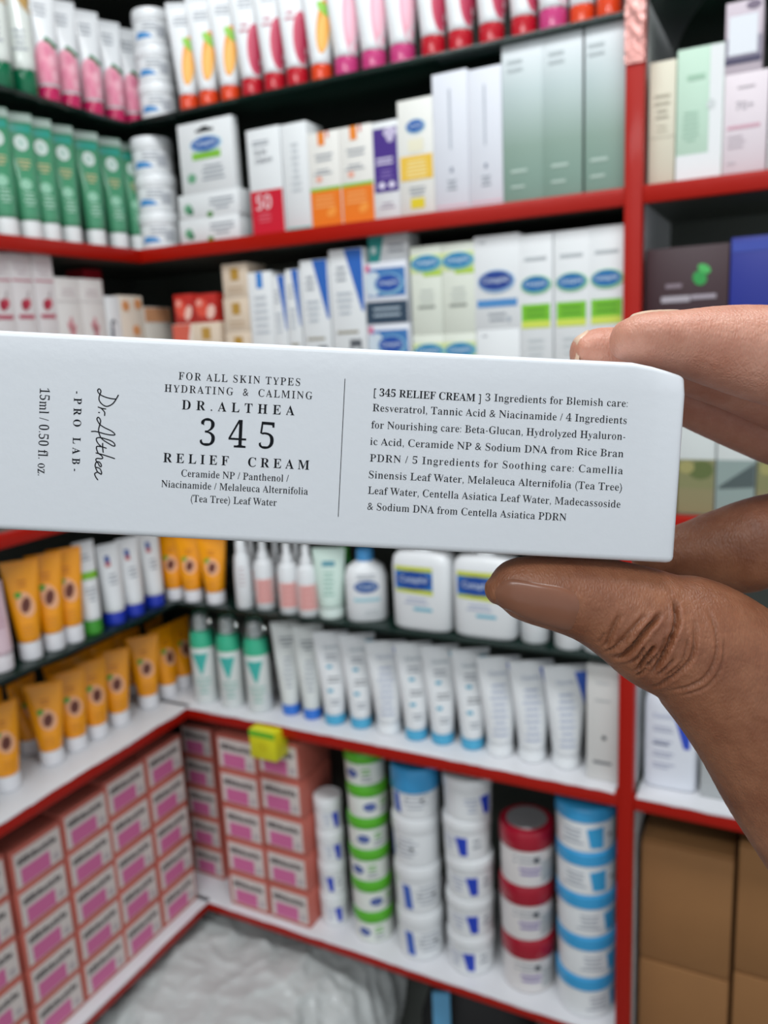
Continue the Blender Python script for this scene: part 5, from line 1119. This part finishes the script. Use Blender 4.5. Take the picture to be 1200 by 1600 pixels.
# ------------------------------------------------------------------ the hand
def catmull(P, n):
    out = []
    for i in range(len(P) - 1):
        p0 = P[max(0, i - 1)]; p1 = P[i]; p2 = P[i + 1]; p3 = P[min(len(P) - 1, i + 2)]
        for k in range(n):
            t = k / n
            out.append([.5 * (2 * b_ + (c_ - a_) * t + (2 * a_ - 5 * b_ + 4 * c_ - d_) * t * t + (3 * b_ - a_ - 3 * c_ + d_) * t ** 3) for a_, b_, c_, d_ in zip(p0, p1, p2, p3)])
    out.append(list(P[-1])); return out
hv = []; hf = []
def limb_mesh(P, seg=28):
    C = catmull(P, 6)
    ax = (Vector(C[1][:3]) - Vector(C[0][:3])).normalized()
    # rounded tip: shrink a few extra sections ahead of the first one
    tip = []
    r0 = C[0][3]
    for a in (80, 60, 40, 20):
        t = math.radians(a); p = Vector(C[0][:3]) - ax * r0 * .62 * math.sin(t)
        tip.append([p.x, p.y, p.z, C[0][3] * math.cos(t), C[0][4] * math.cos(t)])
    C = tip + C
    base = len(hv)
    for i, c in enumerate(C):
        d = Vector(C[min(len(C) - 1, i + 1)][:3]) - Vector(C[max(0, i - 1)][:3]); d.z = 0; d.normalize()
        pr = Vector((-d.y, d.x, 0)); o = Vector(c[:3])
        for k in range(seg):
            t = 2 * math.pi * k / seg
            q = o + pr * c[3] * math.cos(t) + Vector((0, 0, 1)) * c[4] * math.sin(t)
            hv.append(q / 1000)
    for i in range(len(C) - 1):
        for k in range(seg):
            j = (k + 1) % seg
            hf.append([base + i * seg + k, base + i * seg + j, base + (i + 1) * seg + j, base + (i + 1) * seg + k])
    hf.append([base + k for k in range(seg)][::-1]); hf.append([base + (len(C) - 1) * seg + k for k in range(seg)])
for P in LIMBS.values(): limb_mesh(P)
me = bpy.data.meshes.new('hand_volume'); me.from_pydata([tuple(v) for v in hv], [], hf); me.update()
bm = bmesh.new(); bm.from_mesh(me); bmesh.ops.recalc_face_normals(bm, faces=bm.faces[:]); bm.to_mesh(me); bm.free()
tmp = bpy.data.objects.new('hand_volume', me); COL.objects.link(tmp)
md = tmp.modifiers.new('r', 'REMESH'); md.mode = 'VOXEL'; md.voxel_size = .00045
m2 = tmp.modifiers.new('s', 'SMOOTH'); m2.factor = .5; m2.iterations = 14
dg = bpy.context.evaluated_depsgraph_get()
hm = bpy.data.meshes.new_from_object(tmp.evaluated_get(dg)); hm.name = 'hand'
bpy.data.objects.remove(tmp)
# creases of the thumb knuckle and the fine grain of the skin, pressed into the surface
def seg_dist(px, py, ax, ay, bx, by):
    dx, dy = bx - ax, by - ay; L2 = dx * dx + dy * dy
    t = max(0, min(1, ((px - ax) * dx + (py - ay) * dy) / L2)) if L2 else 0
    return math.hypot(px - ax - t * dx, py - ay - t * dy), t
GR = [(catmull(pts, 6), dp * 1.5, wd * .72) for pts, dp, wd in GROOVES]
GR = [(p_, dp * (1.7 if i in (0, 1, 4) else 1.25), wd * (.85 if i in (0, 1, 4) else 1.0)) for i, (p_, dp, wd) in enumerate(GR)]
hm.update()
nrm = [v.normal.copy() for v in hm.vertices]
for v, n_ in zip(hm.vertices, nrm):
    x, y = v.co.x * 1000, v.co.y * 1000
    disp = 0.0
    if n_.z > .05 and -20 < x < 22 and -42 < y < 6:
        for pts, dp, wd in GR:
            best = 9e9; bt = 0
            for i in range(len(pts) - 1):
                dd, t = seg_dist(x, y, pts[i][0], pts[i][1], pts[i + 1][0], pts[i + 1][1])
                if dd < best: best = dd; bt = (i + t) / (len(pts) - 1)
            if best < 4 * wd:
                fade = min(1, min(bt, 1 - bt) * 5 + .15)
                wob = wd * (1 + .25 * noise.noise(Vector((x * .8, y * .8, 1))))
                disp -= dp * fade * math.exp(-(best / wob) ** 2 * 1.6)
                disp += dp * .22 * fade * math.exp(-((best - 1.7 * wob) / (.8 * wob)) ** 2)
    disp += .05 * noise.noise(Vector((x * .9, y * .9, v.co.z * 900)))
    v.co += n_ * disp / 1000
for f in hm.polygons: f.use_smooth = True

skin = bpy.data.materials.new('skin'); skin.use_nodes = True
nt = skin.node_tree; bs = nt.nodes['Principled BSDF']
tc = nt.nodes.new('ShaderNodeTexCoord')
n1 = nt.nodes.new('ShaderNodeTexNoise'); n1.inputs['Scale'].default_value = 90; n1.inputs['Detail'].default_value = 6; n1.inputs['Roughness'].default_value = .65
nt.links.new(tc.outputs['Object'], n1.inputs['Vector'])
# skin blends by height, browner down at the thumb, paler up the fingers
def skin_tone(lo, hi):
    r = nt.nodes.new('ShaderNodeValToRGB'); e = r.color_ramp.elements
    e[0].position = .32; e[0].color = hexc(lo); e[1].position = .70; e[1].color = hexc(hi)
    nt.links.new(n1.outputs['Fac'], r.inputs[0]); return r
brown_tone = skin_tone('#7a482f', '#9a6649'); pale = skin_tone('#b67a64', '#cd9883')
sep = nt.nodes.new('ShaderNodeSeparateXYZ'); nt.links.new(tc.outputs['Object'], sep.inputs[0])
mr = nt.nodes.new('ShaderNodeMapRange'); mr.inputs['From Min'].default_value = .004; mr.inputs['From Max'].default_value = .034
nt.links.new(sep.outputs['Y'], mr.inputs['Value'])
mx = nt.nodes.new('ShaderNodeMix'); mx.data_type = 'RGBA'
nt.links.new(mr.outputs[0], mx.inputs[0]); nt.links.new(brown_tone.outputs[0], mx.inputs[6]); nt.links.new(pale.outputs[0], mx.inputs[7])
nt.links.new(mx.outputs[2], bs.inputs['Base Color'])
bs.inputs['Roughness'].default_value = .46; bs.inputs['Specular IOR Level'].default_value = .45
bs.inputs['Subsurface Weight'].default_value = .22; bs.inputs['Subsurface Radius'].default_value = (1, .35, .2); bs.inputs['Subsurface Scale'].default_value = .0035
vo = nt.nodes.new('ShaderNodeTexVoronoi'); vo.inputs['Scale'].default_value = 1500; vo.feature = 'DISTANCE_TO_EDGE'
mp = nt.nodes.new('ShaderNodeMapping'); mp.inputs['Scale'].default_value = (1.0, .45, 1.0); mp.inputs['Rotation'].default_value = (0, 0, .7)
nt.links.new(tc.outputs['Object'], mp.inputs['Vector']); nt.links.new(mp.outputs[0], vo.inputs['Vector'])
n2 = nt.nodes.new('ShaderNodeTexNoise'); n2.inputs['Scale'].default_value = 700; n2.inputs['Detail'].default_value = 4
nt.links.new(mp.outputs[0], n2.inputs['Vector'])
ma = nt.nodes.new('ShaderNodeMath'); ma.operation = 'ADD'; nt.links.new(vo.outputs['Distance'], ma.inputs[0]); nt.links.new(n2.outputs['Fac'], ma.inputs[1])
bp = nt.nodes.new('ShaderNodeBump'); bp.inputs['Strength'].default_value = .55; bp.inputs['Distance'].default_value = .0003
nt.links.new(ma.outputs[0], bp.inputs['Height']); nt.links.new(bp.outputs['Normal'], bs.inputs['Normal'])
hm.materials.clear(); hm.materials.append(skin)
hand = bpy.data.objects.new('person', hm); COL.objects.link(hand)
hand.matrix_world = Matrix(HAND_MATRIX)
tag(hand, 'bare hand reaching in, pinching the white carton between thumb and fingers', 'person')

tree = BVHTree.FromPolygons([v.co.copy() for v in hm.vertices], [list(p.vertices) for p in hm.polygons])
def nail_plate(name, pts, direction, color, lift=.0003, rings=7):
    """pts: outline in the hand's frame (mm); laid on the skin along direction, domed and with a thin free rim"""
    m = mat('nail_' + name, color, .26, spec=.5, sss=.1, var=.06, var_scale=200)
    if direction == 'z':
        cx = sum(p[0] for p in pts) / len(pts); cy = sum(p[1] for p in pts) / len(pts)
        def cast(x, y): r = tree.ray_cast(Vector((x / 1000, y / 1000, .1)), Vector((0, 0, -1))); return r[0], r[1]
    P = catmull([list(p) for p in pts] + [list(pts[0])], 3)[:-1]
    rows = []
    for k in range(1, rings + 1):
        t = k / rings; row = []
        for p in P:
            x = cx + (p[0] - cx) * t; y = cy + (p[1] - cy) * t
            loc, no = cast(x, y)
            if loc is None: loc = Vector((x / 1000, y / 1000, rows[-1][len(row)].z)) if rows else Vector((x / 1000, y / 1000, 0)); no = Vector((0, 0, 1))
            l = lift if k < rings else -lift * .6
            row.append(loc + no * l)
        rows.append(row)
    c0, cn = cast(cx, cy); vs = [c0 + cn * lift] + [q for r in rows for q in r]; fs = []; N = len(P)
    for i in range(N):
        j = (i + 1) % N; fs.append([0, 1 + i, 1 + j])
        for k in range(rings - 1): a = 1 + k * N; fs.append([a + i, a + N + i, a + N + j, a + j])
    bb = MB(); bb.add(vs, fs, m); o = bb.build(name, hand, 80)
    o['label'] = 'bare thumbnail facing the viewer'
    sm = o.modifiers.new('smooth', 'SMOOTH'); sm.iterations = 3; sm.factor = .4
    return o
nail_plate('thumbnail', [tuple(p) for p in NAIL], 'z', '#845641')
def top_nail(x0, x1, zc, half, lift=.00035):
    m = mat('nail_pale', '#d3b49c', .25, spec=.5, sss=.1)
    vs = []; fs = []; nu, nv = 14, 10
    for j in range(nv + 1):
        for i in range(nu + 1):
            u = i / nu; v = j / nv * 2 - 1
            hw = half * math.sqrt(max(0.02, 1 - max(0, (u - .55) / .45) ** 2.4)) * (1 if u > .08 else .8)
            r = tree.ray_cast(Vector(((x0 + (x1 - x0) * u) / 1000, .12, (zc + v * hw) / 1000)), Vector((0, -1, 0)))
            p = r[0] if r[0] else Vector(((x0 + (x1 - x0) * u) / 1000, 0, zc / 1000))
            edge = i in (0, nu) or j in (0, nv)
            vs.append(p + Vector((0, lift if not edge else -lift * .5, 0)))
    for j in range(nv):
        for i in range(nu): a = j * (nu + 1) + i; fs.append([a, a + 1, a + nu + 2, a + nu + 1])
    bb = MB(); bb.add(vs, fs, m); return bb.build('fingernail', hand, 80)
top_nail(-7.6, 3.8, -9.5, 4.6)
top_nail(-18.7, -11.5, -26, 4.2)
